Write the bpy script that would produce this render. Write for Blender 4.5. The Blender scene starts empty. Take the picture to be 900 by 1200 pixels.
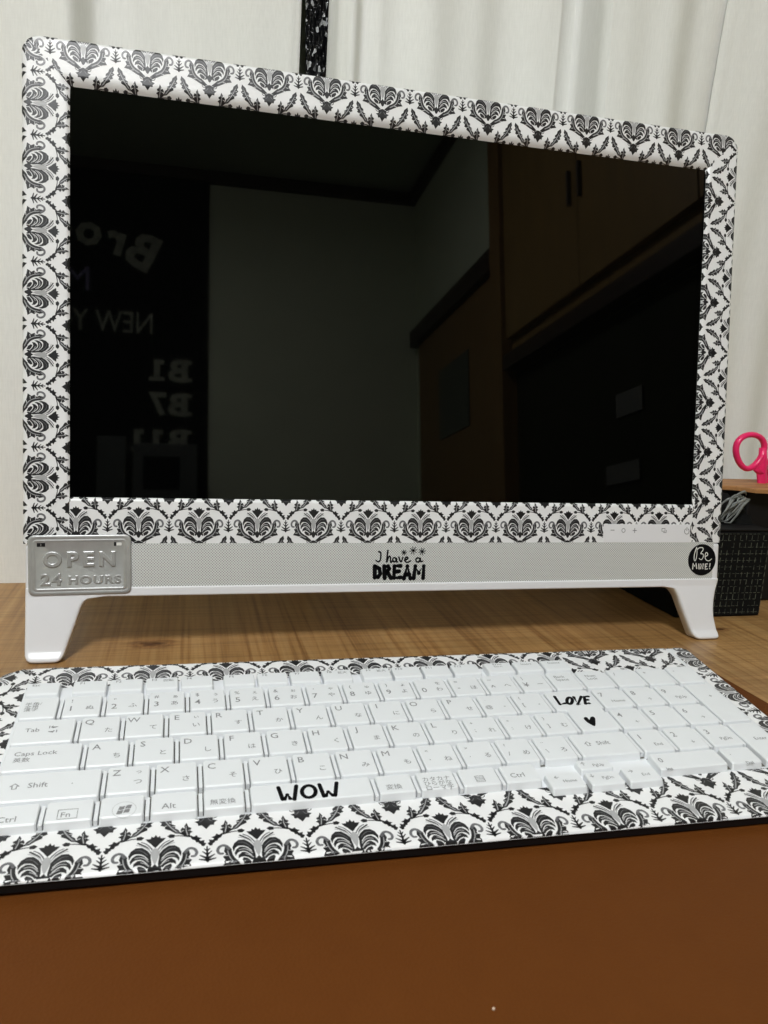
import bpy, bmesh, math, random
from mathutils import Vector, Matrix
from mathutils.geometry import tessellate_polygon
random.seed(7)
S = bpy.context.scene
COL = S.collection

# ------------------------------------------------------------------ camera
cam_d = bpy.data.cameras.new('camera')
cam = bpy.data.objects.new('camera', cam_d); COL.objects.link(cam)
cam_d.sensor_fit = 'VERTICAL'; cam_d.sensor_height = 36.0; cam_d.sensor_width = 27.0
cam_d.lens = 36.0 * 922.5 / 1200.0
cam_d.clip_start = 0.01; cam_d.clip_end = 50
cam.matrix_world = (Matrix.Translation((-0.1521, -0.5136, 0.1887)) @ Matrix.Rotation(-0.252, 4, 'Z')
                    @ Matrix.Rotation(math.pi / 2 - 0.1786, 4, 'X') @ Matrix.Rotation(0.0541, 4, 'Z'))
cam_d.dof.use_dof = True
cam_d.dof.focus_distance = 0.56
cam_d.dof.aperture_fstop = cam_d.lens / 0.9
S.camera = cam

# ------------------------------------------------------------------ world, exposure (indoors: one ceiling lamp, no sky)
W = bpy.data.worlds.new('World'); S.world = W; W.use_nodes = True
W.node_tree.nodes['Background'].inputs[0].default_value = (0.9, 0.95, 1.0, 1)
W.node_tree.nodes['Background'].inputs[1].default_value = 0.02
S.view_settings.view_transform = 'Standard'; S.view_settings.look = 'None'
S.view_settings.exposure = 0.0; S.view_settings.gamma = 1.0
S.view_settings.use_curve_mapping = False
S.cycles.max_bounces = 8
LAMP_STRENGTH = 57.0
LAMP_POS = (-0.40, -1.18, 1.45)

# ------------------------------------------------------------------ materials
def mat(name, col, rough=0.5, metal=0.0, noise=0.0, nscale=80.0, bump=0.0, bscale=300.0, spec=0.5, emit=None, coat=0.0, stretch=None, sheen=0.0):
    m = bpy.data.materials.new(name); m.use_nodes = True
    nt = m.node_tree; n = nt.nodes; b = n['Principled BSDF']
    b.inputs['Base Color'].default_value = (*col, 1)
    b.inputs['Roughness'].default_value = rough; b.inputs['Metallic'].default_value = metal
    b.inputs['Specular IOR Level'].default_value = spec
    if coat: b.inputs['Coat Weight'].default_value = coat; b.inputs['Coat Roughness'].default_value = 0.08
    if sheen: b.inputs['Sheen Weight'].default_value = sheen
    if emit:
        b.inputs['Emission Color'].default_value = (*emit[0], 1); b.inputs['Emission Strength'].default_value = emit[1]
    if noise or bump:
        tc = n.new('ShaderNodeTexCoord'); mp = n.new('ShaderNodeMapping'); nt.links.new(tc.outputs['Object'], mp.inputs[0])
        if stretch: mp.inputs['Scale'].default_value = stretch
    if noise:
        t = n.new('ShaderNodeTexNoise'); t.inputs['Scale'].default_value = nscale; t.inputs['Detail'].default_value = 5
        nt.links.new(mp.outputs[0], t.inputs['Vector'])
        r = n.new('ShaderNodeValToRGB'); nt.links.new(t.outputs['Fac'], r.inputs[0])
        r.color_ramp.elements[0].position = 0.3; r.color_ramp.elements[1].position = 0.7
        r.color_ramp.elements[0].color = (*[c * (1 - noise) for c in col], 1)
        r.color_ramp.elements[1].color = (*[min(1, c * (1 + noise)) for c in col], 1)
        nt.links.new(r.outputs[0], b.inputs['Base Color'])
    if bump:
        t2 = n.new('ShaderNodeTexNoise'); t2.inputs['Scale'].default_value = bscale; t2.inputs['Detail'].default_value = 4
        nt.links.new(mp.outputs[0], t2.inputs['Vector'])
        bp = n.new('ShaderNodeBump'); bp.inputs['Strength'].default_value = bump; bp.inputs['Distance'].default_value = 0.001
        nt.links.new(t2.outputs['Fac'], bp.inputs['Height']); nt.links.new(bp.outputs[0], b.inputs['Normal'])
    return m

M = {}
M['white'] = mat('white_plastic', (0.80, 0.80, 0.83), 0.28, noise=0.015, nscale=30)
M['tape'] = mat('white_tape', (0.83, 0.83, 0.84), 0.32, noise=0.03, nscale=60, bump=0.22, bscale=45)
M['ink'] = mat('black_ink', (0.010, 0.010, 0.012), 0.36, noise=0.35, nscale=500)
M['ink_mid'] = mat('grey_ink', (0.15, 0.15, 0.16), 0.34, noise=0.35, nscale=600)
M['ink_pale'] = mat('pale_grey_ink', (0.42, 0.42, 0.43), 0.34)
M['gapshade'] = mat('key_gap_shade', (0.13, 0.125, 0.11), 0.7)  # dark tone that paints the shade in the slots between keys
M['key'] = mat('key_plastic', (0.765, 0.785, 0.81), 0.42, noise=0.012, nscale=40, bump=0.03, bscale=1500)
M['legend'] = mat('legend_print', (0.22, 0.22, 0.23), 0.5)
M['sticker_ink'] = mat('sticker_ink', (0.005, 0.005, 0.006), 0.6, spec=0.06)
M['sticker_white'] = mat('sticker_white_print', (0.75, 0.75, 0.72), 0.4)
M['black'] = mat('black_plastic', (0.006, 0.006, 0.007), 0.5, spec=0.25)
M['tin'] = mat('tin_plate', (0.52, 0.525, 0.525), 0.36, metal=0.55, noise=0.08, nscale=120, bump=0.05, bscale=600)
M['rubber'] = mat('rubber', (0.02, 0.02, 0.02), 0.8)
M['pink'] = mat('pink_plastic', (0.88, 0.022, 0.15), 0.3, noise=0.05, nscale=30)
M['steel'] = mat('steel', (0.6, 0.6, 0.62), 0.25, metal=1.0)
M['wall'] = mat('plaster', (0.62, 0.66, 0.50), 0.9, noise=0.05, nscale=6)
M['ceiling'] = mat('ceiling_board', (0.38, 0.44, 0.36), 0.9, noise=0.05, nscale=4)
M['darkwood'] = mat('dark_trim', (0.035, 0.018, 0.010), 0.5, noise=0.2, nscale=20)
M['cabinet'] = mat('cabinet_wood', (0.26, 0.158, 0.052), 0.45, noise=0.15, nscale=8, stretch=(6, 6, 0.7))
M['doorwood'] = mat('door_wood', (0.23, 0.125, 0.040), 0.45, noise=0.15, nscale=8, stretch=(6, 6, 0.7))
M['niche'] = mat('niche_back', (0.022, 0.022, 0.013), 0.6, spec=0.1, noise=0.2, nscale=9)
M['frosted'] = mat('frosted_glass', (0.06, 0.07, 0.055), 0.3)
M['signblack'] = mat('sign_cloth', (0.008, 0.008, 0.010), 0.85, spec=0.05, noise=0.2, nscale=30)
M['signtext'] = mat('sign_print', (0.32, 0.33, 0.26), 0.8, noise=0.25, nscale=40)
M['signtext2'] = mat('sign_print_purple', (0.16, 0.14, 0.24), 0.8)
M['paper'] = mat('note_paper', (0.12, 0.12, 0.11), 0.8)
M['grey_metal'] = mat('grey_metal', (0.045, 0.05, 0.045), 0.6, noise=0.2, nscale=20)
M['paper_white'] = mat('crumb_pale', (0.6, 0.45, 0.35), 0.8)
M['floor'] = mat('floor_boards', (0.16, 0.09, 0.045), 0.5, noise=0.2, nscale=6, stretch=(1, 8, 1))
M['cloth_black'] = mat('black_cloth', (0.005, 0.005, 0.005), 0.8, spec=0.12, bump=0.3, bscale=400)
M['tassel'] = mat('tassel_grey', (0.19, 0.20, 0.19), 0.45, noise=0.5, nscale=160)
M['board'] = mat('wood_board', (0.42, 0.20, 0.07), 0.55, noise=0.22, nscale=14, stretch=(1, 9, 9))
M['lampglass'] = mat('lamp_diffuser', (0.9, 0.9, 0.9), 0.5, emit=((0.975, 0.99, 1.0), LAMP_STRENGTH))
M['gridline'] = mat('grid_thread', (0.11, 0.12, 0.09), 0.8, noise=0.75, nscale=250)

def nodes_of(name, rough=0.5):
    m = bpy.data.materials.new(name); m.use_nodes = True
    nt = m.node_tree; b = nt.nodes['Principled BSDF']; b.inputs['Roughness'].default_value = rough
    tc = nt.nodes.new('ShaderNodeTexCoord')
    return m, nt, b, tc
def N(nt, kind, **kw):
    n = nt.nodes.new(kind)
    for k, v in kw.items():
        if k in n.inputs: n.inputs[k].default_value = v
        else: setattr(n, k, v)
    return n
def mapping(nt, tc, scale=(1, 1, 1), rot=(0, 0, 0), loc=(0, 0, 0)):
    mp = nt.nodes.new('ShaderNodeMapping'); nt.links.new(tc.outputs['Object'], mp.inputs[0])
    mp.inputs['Scale'].default_value = scale; mp.inputs['Rotation'].default_value = rot; mp.inputs['Location'].default_value = loc
    return mp
def ramp(nt, src, stops):
    r = nt.nodes.new('ShaderNodeValToRGB'); nt.links.new(src, r.inputs[0])
    cr = r.color_ramp
    while len(cr.elements) < len(stops): cr.elements.new(0.5)
    for e, (p, c) in zip(cr.elements, stops):
        e.position = p; e.color = (*c, 1) if len(c) == 3 else c
    return r
def mixc(nt, a, b, fac, mode='MULTIPLY'):
    x = nt.nodes.new('ShaderNodeMix'); x.data_type = 'RGBA'; x.blend_type = mode
    if isinstance(fac, float): x.inputs[0].default_value = fac
    else: nt.links.new(fac, x.inputs[0])
    nt.links.new(a, x.inputs[6]); nt.links.new(b, x.inputs[7])
    return x.outputs[2]

# wood of the desk: fine streaks running away from the viewer, faint cross saw marks, two knots
m, nt, b, tc = nodes_of('desk_wood', 0.42)
mp = mapping(nt, tc, (260, 5, 1), (0, 0, 0.04))
n1 = N(nt, 'ShaderNodeTexNoise', Scale=1.0, Detail=6.0, Roughness=0.6); nt.links.new(mp.outputs[0], n1.inputs['Vector'])
mp2 = mapping(nt, tc, (26, 2.2, 1), (0, 0, 0.04))
n2 = N(nt, 'ShaderNodeTexNoise', Scale=1.0, Detail=4.0); nt.links.new(mp2.outputs[0], n2.inputs['Vector'])
mp3 = mapping(nt, tc, (9, 330, 1), (0, 0, -0.1))
n3 = N(nt, 'ShaderNodeTexNoise', Scale=1.0, Detail=3.0); nt.links.new(mp3.outputs[0], n3.inputs['Vector'])
r1 = ramp(nt, n1.outputs['Fac'], [(0.28, (0.24, 0.115, 0.036)), (0.5, (0.38, 0.208, 0.074)), (0.72, (0.45, 0.272, 0.108))])
r2 = ramp(nt, n2.outputs['Fac'], [(0.3, (0.80, 0.79, 0.78)), (0.7, (1.06, 1.06, 1.06))])
r3 = ramp(nt, n3.outputs['Fac'], [(0.36, (0.74, 0.72, 0.7)), (0.56, (1, 1, 1))])
c = mixc(nt, r1.outputs[0], r2.outputs[0], 1.0); c = mixc(nt, c, r3.outputs[0], 0.8)
def knot(c, x, y, sx, sy):
    mk = mapping(nt, tc, (1 / sx, 1 / sy, 0), (0, 0, 0), (-x / sx, -y / sy, 0))
    nz = N(nt, 'ShaderNodeTexNoise', Scale=2.2, Detail=3.0); nt.links.new(mk.outputs[0], nz.inputs['Vector'])
    ad = nt.nodes.new('ShaderNodeVectorMath'); ad.operation = 'MULTIPLY_ADD'
    nt.links.new(nz.outputs['Color'], ad.inputs[0]); ad.inputs[1].default_value = (0.9, 0.9, 0); nt.links.new(mk.outputs[0], ad.inputs[2])
    sb = nt.nodes.new('ShaderNodeVectorMath'); sb.operation = 'SUBTRACT'; nt.links.new(ad.outputs[0], sb.inputs[0]); sb.inputs[1].default_value = (0.45, 0.45, 0)
    ln = nt.nodes.new('ShaderNodeVectorMath'); ln.operation = 'LENGTH'; nt.links.new(sb.outputs[0], ln.inputs[0])
    rk = ramp(nt, ln.outputs['Value'], [(0.0, (0.12, 0.07, 0.05)), (0.35, (0.4, 0.3, 0.25)), (0.5, (0.85, 0.8, 0.78)), (0.62, (0.6, 0.5, 0.45)), (1.0, (1, 1, 1))])
    return mixc(nt, c, rk.outputs[0], 1.0)
c = knot(c, -0.172, 0.3095, 0.020, 0.010)
c = knot(c, 0.262, 0.302, 0.011, 0.006)
nt.links.new(c, b.inputs['Base Color'])
bp = N(nt, 'ShaderNodeBump', Strength=0.25, Distance=0.0006); nt.links.new(n1.outputs['Fac'], bp.inputs['Height']); nt.links.new(bp.outputs[0], b.inputs['Normal'])
M['wood'] = m

# brown leather of the mat
m, nt, b, tc = nodes_of('mat_leather', 0.55)
mp = mapping(nt, tc)
n1 = N(nt, 'ShaderNodeTexNoise', Scale=60.0, Detail=9.0, Roughness=0.7); nt.links.new(mp.outputs[0], n1.inputs['Vector'])
v1 = N(nt, 'ShaderNodeTexVoronoi', Scale=900.0); nt.links.new(mp.outputs[0], v1.inputs['Vector'])
r1 = ramp(nt, n1.outputs['Fac'], [(0.3, (0.108, 0.0325, 0.0052)), (0.7, (0.117, 0.0360, 0.0060))])
nt.links.new(r1.outputs[0], b.inputs['Base Color'])
bp = N(nt, 'ShaderNodeBump', Strength=0.25, Distance=0.0004); nt.links.new(v1.outputs['Distance'], bp.inputs['Height']); nt.links.new(bp.outputs[0], b.inputs['Normal'])
b.inputs['Specular IOR Level'].default_value = 0.10
M['leather'] = m

# curtain cloth: woven threads
m, nt, b, tc = nodes_of('curtain_cloth', 0.85)
mp = mapping(nt, tc, (900, 900, 90)); mq = mapping(nt, tc, (70, 70, 1300))
n1 = N(nt, 'ShaderNodeTexNoise', Scale=1.0, Detail=3.0); nt.links.new(mp.outputs[0], n1.inputs['Vector'])
n2 = N(nt, 'ShaderNodeTexNoise', Scale=1.0, Detail=3.0); nt.links.new(mq.outputs[0], n2.inputs['Vector'])
r1 = ramp(nt, n1.outputs['Fac'], [(0.3, (0.79, 0.79, 0.755)), (0.7, (0.84, 0.84, 0.805))])
r2 = ramp(nt, n2.outputs['Fac'], [(0.3, (0.98, 0.98, 0.98)), (0.7, (1, 1, 1))])
nt.links.new(mixc(nt, r1.outputs[0], r2.outputs[0], 1.0), b.inputs['Base Color'])
ad = N(nt, 'ShaderNodeMath', operation='ADD'); nt.links.new(n1.outputs['Fac'], ad.inputs[0]); nt.links.new(n2.outputs['Fac'], ad.inputs[1])
bp = N(nt, 'ShaderNodeBump', Strength=0.18, Distance=0.0004); nt.links.new(ad.outputs[0], bp.inputs['Height']); nt.links.new(bp.outputs[0], b.inputs['Normal'])
b.inputs['Specular IOR Level'].default_value = 0.2
M['curtain'] = m

# speaker grille: fine perforation
m, nt, b, tc = nodes_of('speaker_mesh', 0.5)
mp = mapping(nt, tc, (1000 / 1.25, 0, 1000 / 1.25), (0, math.radians(45), 0))
v1 = N(nt, 'ShaderNodeTexVoronoi', Scale=1.0, Randomness=0.0); v1.voronoi_dimensions = '3D'; nt.links.new(mp.outputs[0], v1.inputs['Vector'])
r1 = ramp(nt, v1.outputs['Distance'], [(0.24, (0.25, 0.255, 0.25)), (0.36, (0.68, 0.69, 0.675))])
nt.links.new(r1.outputs[0], b.inputs['Base Color'])
M['grille'] = m

# glossy dark screen
m, nt, b, tc = nodes_of('screen_glass', 0.03)
b.inputs['Base Color'].default_value = (0.0006, 0.0007, 0.0006, 1); b.inputs['Specular IOR Level'].default_value = 0.38
mp = mapping(nt, tc, (6, 6, 9)); ns = N(nt, 'ShaderNodeTexNoise', Scale=1.0, Detail=6.0, Roughness=0.65); nt.links.new(mp.outputs[0], ns.inputs['Vector'])
rs = ramp(nt, ns.outputs['Fac'], [(0.35, (0.012, 0.012, 0.012)), (0.7, (0.042, 0.042, 0.042))]); nt.links.new(rs.outputs[0], b.inputs['Roughness'])
M['screen'] = m

# glittery black strip
m, nt, b, tc = nodes_of('black_glitter', 0.3)
b.inputs['Base Color'].default_value = (0.006, 0.006, 0.007, 1)
mp = mapping(nt, tc, (330, 330, 180))
v1 = N(nt, 'ShaderNodeTexVoronoi', Scale=1.0); nt.links.new(mp.outputs[0], v1.inputs['Vector'])
bp = N(nt, 'ShaderNodeBump', Strength=1.0, Distance=0.004); nt.links.new(v1.outputs['Distance'], bp.inputs['Height']); nt.links.new(bp.outputs[0], b.inputs['Normal'])
b.inputs['Roughness'].default_value = 0.12
mp = mapping(nt, tc, (520, 520, 260)); v2 = N(nt, 'ShaderNodeTexVoronoi', Scale=1.0); nt.links.new(mp.outputs[0], v2.inputs['Vector'])
sp = nt.nodes.new('ShaderNodeSeparateColor'); nt.links.new(v2.outputs['Color'], sp.inputs[0])
rg = ramp(nt, sp.outputs[0], [(0.86, (0.006, 0.006, 0.007)), (0.93, (0.55, 0.56, 0.56))]); nt.links.new(rg.outputs[0], b.inputs['Base Color'])
M['glitter'] = m

# ------------------------------------------------------------------ mesh helpers (coordinates in metres)
def link(o, parent=None):
    COL.objects.link(o)
    if parent: o.parent = parent
    return o
def mesh_data(name, verts, faces, mats, idx=None, smooth=False):
    me = bpy.data.meshes.new(name); me.from_pydata([tuple(v) for v in verts], [], faces)
    for mm in (mats if isinstance(mats, (list, tuple)) else [mats]): me.materials.append(M[mm])
    if idx: me.polygons.foreach_set('material_index', idx)
    if smooth: me.polygons.foreach_set('use_smooth', [True] * len(me.polygons))
    me.update(); return me
def obj(name, verts, faces, mats, parent=None, idx=None, smooth=False):
    return link(bpy.data.objects.new(name, mesh_data(name, verts, faces, mats, idx, smooth)), parent)
def from_bm(name, bm, mats, parent=None, smooth=False):
    me = bpy.data.meshes.new(name); bm.normal_update(); bm.to_mesh(me); bm.free()
    for mm in (mats if isinstance(mats, (list, tuple)) else [mats]): me.materials.append(M[mm])
    if smooth: me.polygons.foreach_set('use_smooth', [True] * len(me.polygons))
    return link(bpy.data.objects.new(name, me), parent)
def tag(o, label, cat=None, group=None, kind=None):
    if label: o['label'] = label
    if cat: o['category'] = cat
    if group: o['group'] = group
    if kind: o['kind'] = kind
    return o
def empty(name, loc, label, cat, group=None):
    o = bpy.data.objects.new(name, None); o.location = loc; o.empty_display_size = 0.05
    COL.objects.link(o); return tag(o, label, cat, group)
def box(name, lo, hi, mats, parent=None, bevel=0.0, seg=2, xf=None):
    bm = bmesh.new(); bmesh.ops.create_cube(bm, size=1)
    lo, hi = Vector(lo), Vector(hi)
    for v in bm.verts: v.co = Vector([(lo[i] + hi[i]) / 2 + v.co[i] * (hi[i] - lo[i]) for i in range(3)])
    if bevel: bmesh.ops.bevel(bm, geom=bm.edges[:], offset=bevel, segments=seg, affect='EDGES', profile=0.5)
    if xf:
        for v in bm.verts: v.co = xf(v.co)
    return from_bm(name, bm, mats, parent, smooth=False)
def prism(name, pts, xf0, xf1, mats, parent=None, bevel=0.0, seg=3, smooth=False):
    """outline pts (2D) -> solid between xf0(p) (front) and xf1(p) (back)"""
    bm = bmesh.new()
    a = [bm.verts.new(xf0(p)) for p in pts]; c = [bm.verts.new(xf1(p)) for p in pts]
    bm.faces.new(a); bm.faces.new(c[::-1]); n = len(pts)
    for i in range(n): bm.faces.new((a[i], c[i], c[(i + 1) % n], a[(i + 1) % n]))
    bmesh.ops.recalc_face_normals(bm, faces=bm.faces[:])
    if bevel:
        ed = [e for e in bm.edges if (e.verts[0] in a and e.verts[1] in a)]
        bmesh.ops.bevel(bm, geom=ed, offset=bevel, segments=seg, affect='EDGES', profile=0.5)
    return from_bm(name, bm, mats, parent, smooth)
def clip(poly, edges):
    """Sutherland-Hodgman against half planes (nx, ny, c): nx*x+ny*y<=c"""
    for nx, ny, c in edges:
        if not poly: return poly
        out = []; m_ = len(poly); d = [nx * q[0] + ny * q[1] - c for q in poly]
        if max(d) <= 0: continue
        if min(d) >= 0: return []
        for i in range(m_):
            j = (i + 1) % m_
            if d[i] <= 0: out.append(poly[i])
            if (d[i] < 0 < d[j]) or (d[j] < 0 < d[i]):
                t = d[i] / (d[i] - d[j]); p, q = poly[i], poly[j]
                out.append((p[0] + (q[0] - p[0]) * t, p[1] + (q[1] - p[1]) * t))
        poly = out
    return poly
def half_planes(poly):
    ar = sum(poly[i][0] * poly[(i + 1) % len(poly)][1] - poly[(i + 1) % len(poly)][0] * poly[i][1] for i in range(len(poly)))
    if ar < 0: poly = poly[::-1]
    e = []
    for i in range(len(poly)):
        (x0, y0), (x1, y1) = poly[i], poly[(i + 1) % len(poly)]
        l = math.hypot(x1 - x0, y1 - y0)
        if l < 1e-9: continue
        nx, ny = (y1 - y0) / l, -(x1 - x0) / l
        e.append((nx, ny, nx * x0 + ny * y0))
    return e
def inside_dist(p, edges): return min(c - nx * p[0] - ny * p[1] for nx, ny, c in edges)
def round_poly(pts, rads, n=6):
    out = []; m_ = len(pts)
    for i in range(m_):
        p0, p1, p2 = Vector(pts[i - 1]), Vector(pts[i]), Vector(pts[(i + 1) % m_]); r = rads[i]
        if r <= 0: out.append(tuple(p1)); continue
        a = (p0 - p1).normalized(); c = (p2 - p1).normalized(); ang = a.angle(c)
        t = r / math.tan(ang / 2); ctr = p1 + (a + c).normalized() * (r / math.sin(ang / 2))
        s, e = p1 + a * t - ctr, p1 + c * t - ctr
        a0 = math.atan2(s.y, s.x); a1 = math.atan2(e.y, e.x); da = (a1 - a0 + math.pi) % (2 * math.pi) - math.pi
        for k in range(n + 1): out.append((ctr.x + r * math.cos(a0 + da * k / n), ctr.y + r * math.sin(a0 + da * k / n)))
    return out
def sheet(name, poly, f, du, dv, mats, parent=None, back=None):
    """a sheet over convex polygon poly, f(u, v) -> 3D"""
    E = half_planes(poly); us = [p[0] for p in poly]; vs = [p[1] for p in poly]
    nu = max(1, math.ceil((max(us) - min(us)) / du)); nv = max(1, math.ceil((max(vs) - min(vs)) / dv))
    su = (max(us) - min(us)) / nu; sv = (max(vs) - min(vs)) / nv
    V, F, key = [], [], {}
    for i in range(nu):
        for j in range(nv):
            u, v = min(us) + i * su, min(vs) + j * sv
            q = clip([(u, v), (u + su, v), (u + su, v + sv), (u, v + sv)], E)
            if len(q) < 3: continue
            ids = []
            for p in q:
                k = (round(p[0], 3), round(p[1], 3))
                if k not in key: key[k] = len(V); V.append(f(*p))
                if not ids or key[k] != ids[-1]: ids.append(key[k])
            if len(ids) > 2 and ids[0] == ids[-1]: ids.pop()
            if len(set(ids)) == len(ids) and len(ids) > 2: F.append(ids)
    return obj(name, V, F, mats, parent, smooth=True)
def catmull(pts, n=5):
    if len(pts) < 3: return list(pts)
    closed = (abs(pts[0][0] - pts[-1][0]) + abs(pts[0][1] - pts[-1][1])) < 1e-6
    out = []
    for i in range(len(pts) - 1):
        p1, p2 = Vector(pts[i]), Vector(pts[i + 1])
        p0 = Vector(pts[i - 1]) if i else (Vector(pts[-2]) if closed else p1)
        p3 = Vector(pts[i + 2]) if i + 2 < len(pts) else (Vector(pts[1]) if closed else p2)
        for k in range(n):
            t = k / n
            out.append(tuple(0.5 * ((2 * p1) + (p2 - p0) * t + (2 * p0 - 5 * p1 + 4 * p2 - p3) * t * t + (3 * p1 - p0 - 3 * p2 + p3) * t ** 3)))
    out.append(tuple(pts[-1])); return out
def stroke_tris(pts, w0, w1=None, smooth=True, cap=True):
    """a brush stroke as 2D triangles"""
    w1 = w0 if w1 is None else w1
    P = [Vector(p) for p in (catmull(pts) if smooth else pts)]
    T = []; L, R = [], []; n = len(P)
    for i in range(n):
        a = P[max(0, i - 1)]; c = P[min(n - 1, i + 1)]; d = (c - a)
        if d.length < 1e-9: d = Vector((1, 0))
        d.normalize(); nn = Vector((-d.y, d.x)); w = (w0 + (w1 - w0) * i / max(1, n - 1)) / 2
        L.append(P[i] + nn * w); R.append(P[i] - nn * w)
    for i in range(n - 1):
        T.append((L[i], R[i], R[i + 1])); T.append((L[i], R[i + 1], L[i + 1]))
    if cap:
        joints = [(P[0], w0 / 2), (P[-1], w1 / 2)]
        if not smooth: joints += [(P[i], (w0 + (w1 - w0) * i / max(1, n - 1)) / 2) for i in range(1, n - 1)]
        for ctr, r in joints:
            ring = [ctr + Vector((math.cos(k * math.pi / 4), math.sin(k * math.pi / 4))) * r for k in range(8)]
            for k in range(1, 7): T.append((ring[0], ring[k], ring[k + 1]))
    return [tuple((p.x, p.y) for p in t) for t in T]
def poly_tris(pts):
    t = tessellate_polygon([[Vector((x, y, 0)) for x, y in pts]])
    return [tuple(pts[i] for i in tri) for tri in t]
def tri_mesh(name, groups, f, parent):
    """groups: [(material, lift, [2D tris])]; f(x, y, lift) -> 3D"""
    V, F, I, mats = [], [], [], []
    for mt, lift, tris in groups:
        if mt not in mats: mats.append(mt)
        for t in tris:
            F.append(tuple(range(len(V), len(V) + len(t)))); I.append(mats.index(mt))
            V += [f(x, y, lift) for x, y in t]
    return obj(name, V, F, mats, parent, idx=I)

# ------------------------------------------------------------------ text to mesh triangles (Blender's own font)
_tc = bpy.data.curves.new('text_source', 'FONT'); _to = bpy.data.objects.new('text_source', _tc); COL.objects.link(_to)
_cache = {}
def glyphs(body, bold=0.0, extrude=0.0, bevel=0.0):
    k = (body, bold, extrude, bevel)
    if k not in _cache:
        _tc.body = body; _tc.offset = bold; _tc.extrude = extrude; _tc.bevel_depth = bevel; _tc.resolution_u = 2 if not extrude else 5
        _tc.space_line = 0.9
        dg = bpy.context.evaluated_depsgraph_get(); dg.update()
        me = bpy.data.meshes.new_from_object(_to.evaluated_get(dg))
        V = [tuple(v.co) for v in me.vertices]; F = [tuple(p.vertices) for p in me.polygons]
        bpy.data.meshes.remove(me); _cache[k] = (V, F)
    return _cache[k]
def text_tris(body, cx, cy, size, bold=0.0, sx=1.0, rot=0.0, align='c'):
    V, F = glyphs(body, bold)
    if not V: return []
    xs = [v[0] for v in V]; ys = [v[1] for v in V]
    ox = (min(xs) + max(xs)) / 2 if align == 'c' else min(xs); oy = (min(ys) + max(ys)) / 2
    cr, sr = math.cos(rot), math.sin(rot)
    P = []
    for v in V:
        x, y = (v[0] - ox) * size * sx, (v[1] - oy) * size
        P.append((cx + x * cr - y * sr, cy + x * sr + y * cr))
    return [tuple(P[i] for i in f) for f in F]

# ------------------------------------------------------------------ the room behind the viewer (it shows in the dark screen)
XL, XR, YB, YF, ZF, ZC = -1.7, 0.76, -2.5, 0.30, -0.72, 1.60
def struct(name, *a, **k): return tag(box(name, *a, **k), None, kind='structure')
struct('floor', (XL, YB, ZF - 0.05), (XR, YF, ZF), 'floor')
struct('ceiling', (XL, YB, ZC), (XR, YF, ZC + 0.05), 'ceiling')
struct('wall_back', (XL, YB - 0.05, ZF), (XR, YB, ZC), 'wall')
struct('wall_left', (XL - 0.05, YB, ZF), (XL, YF, ZC), 'wall')
struct('wall_right', (XR, YB, ZF), (XR + 0.05, YF, ZC), 'wall')
struct('wall_front', (XL, YF, ZF), (XR, YF + 0.05, ZC), 'wall')
tr = empty('ceiling_trim', (0, YB, ZC), 'dark ceiling trim mirrored near the top of the screen', 'trim')
box('trim_board', (XL, 0.002, -0.045), (XR, 0.03, -0.002), 'darkwood', tr)
box('trim_board', (XR - 0.03, 0.032, -0.045), (XR - 0.002, 1.0, -0.002), 'darkwood', tr)
# ceiling lamp
lp = empty('ceiling_lamp', LAMP_POS, 'round white ceiling lamp lighting the desk, outside the picture', 'lamp')
def disc(name, r, z0, z1, m_, parent, n=40):
    pts = [(r * math.cos(i * 2 * math.pi / n), r * math.sin(i * 2 * math.pi / n)) for i in range(n)]
    return prism(name, pts, lambda p: (p[0], p[1], z0), lambda p: (p[0], p[1], z1), m_, parent)
disc('diffuser', 0.24, 0.0, 0.035, 'lampglass', lp)
disc('lamp_base', 0.26, 0.036, ZC - LAMP_POS[2] - 0.001, 'white', lp)
# black roll sign on the back wall
sg = empty('wall_banner', (-0.07, YB, 0.3), 'black banner with white bus stop lettering mirrored in the left of the screen', 'banner')
box('cloth', (-1.1, 0.002, -0.9), (0.0, 0.014, 1.262), 'signblack', sg)
def sign_text(body, x, z, size, bold, mt='signtext', rot=0.0, sx=1.0, align='l'):
    T = text_tris(body, 0, 0, size, bold, sx, rot, align)
    # readable from the room: text runs towards -x
    tri_mesh('lettering', [(mt, 0, T)], lambda a, c, l: (x + 0.07 - a, 0.0165, z - 0.3 + c), sg)
for ch, x, z, r in (('B', -0.315, 1.262, 0.42), ('r', -0.415, 1.285, 0.26), ('o', -0.505, 1.31, 0.16), ('o', -0.61, 1.325, 0.06), ('k', -0.71, 1.325, -0.05), ('l', -0.80, 1.315, -0.15), ('y', -0.86, 1.285, -0.25), ('n', -0.95, 1.25, -0.4)):
    sign_text(ch, x, z, 0.19 if ch == 'B' else 0.17, 0.035, rot=r, align='c')
sign_text('NEW YORK', -0.275, 0.985, 0.115, 0.0, 'signtext', sx=0.78)
for body, z in (('B1', 0.81), ('B7', 0.682), ('B11', 0.545)):
    sign_text('B', -0.145, z, 0.115, 0.04, sx=1.15)
    if body == 'B7': sign_text('7', -0.222, z, 0.115, 0.035, sx=1.05)
    else:
        for i in range(len(body) - 1):
            cx = -0.187 - 0.068 * i
            for x0, x1, z0, z1 in ((-.011, .011, -.026, .04), (-.028, .028, -.0405, -.026), (.0112, .024, .022, .04)):
                box('figure_bar', (cx + x0, 0.0145, z - 0.3 + z0), (cx + x1, 0.0165, z - 0.3 + z1), 'signtext', sg)
    for dz in (-0.0405, 0.026): box('serif', (-0.093, 0.0145, z - 0.3 + dz), (-0.06, 0.0163, z - 0.3 + dz + 0.0145), 'signtext', sg)
sign_text('M', -0.50, 1.14, 0.13, 0.0, 'signtext2')
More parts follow.
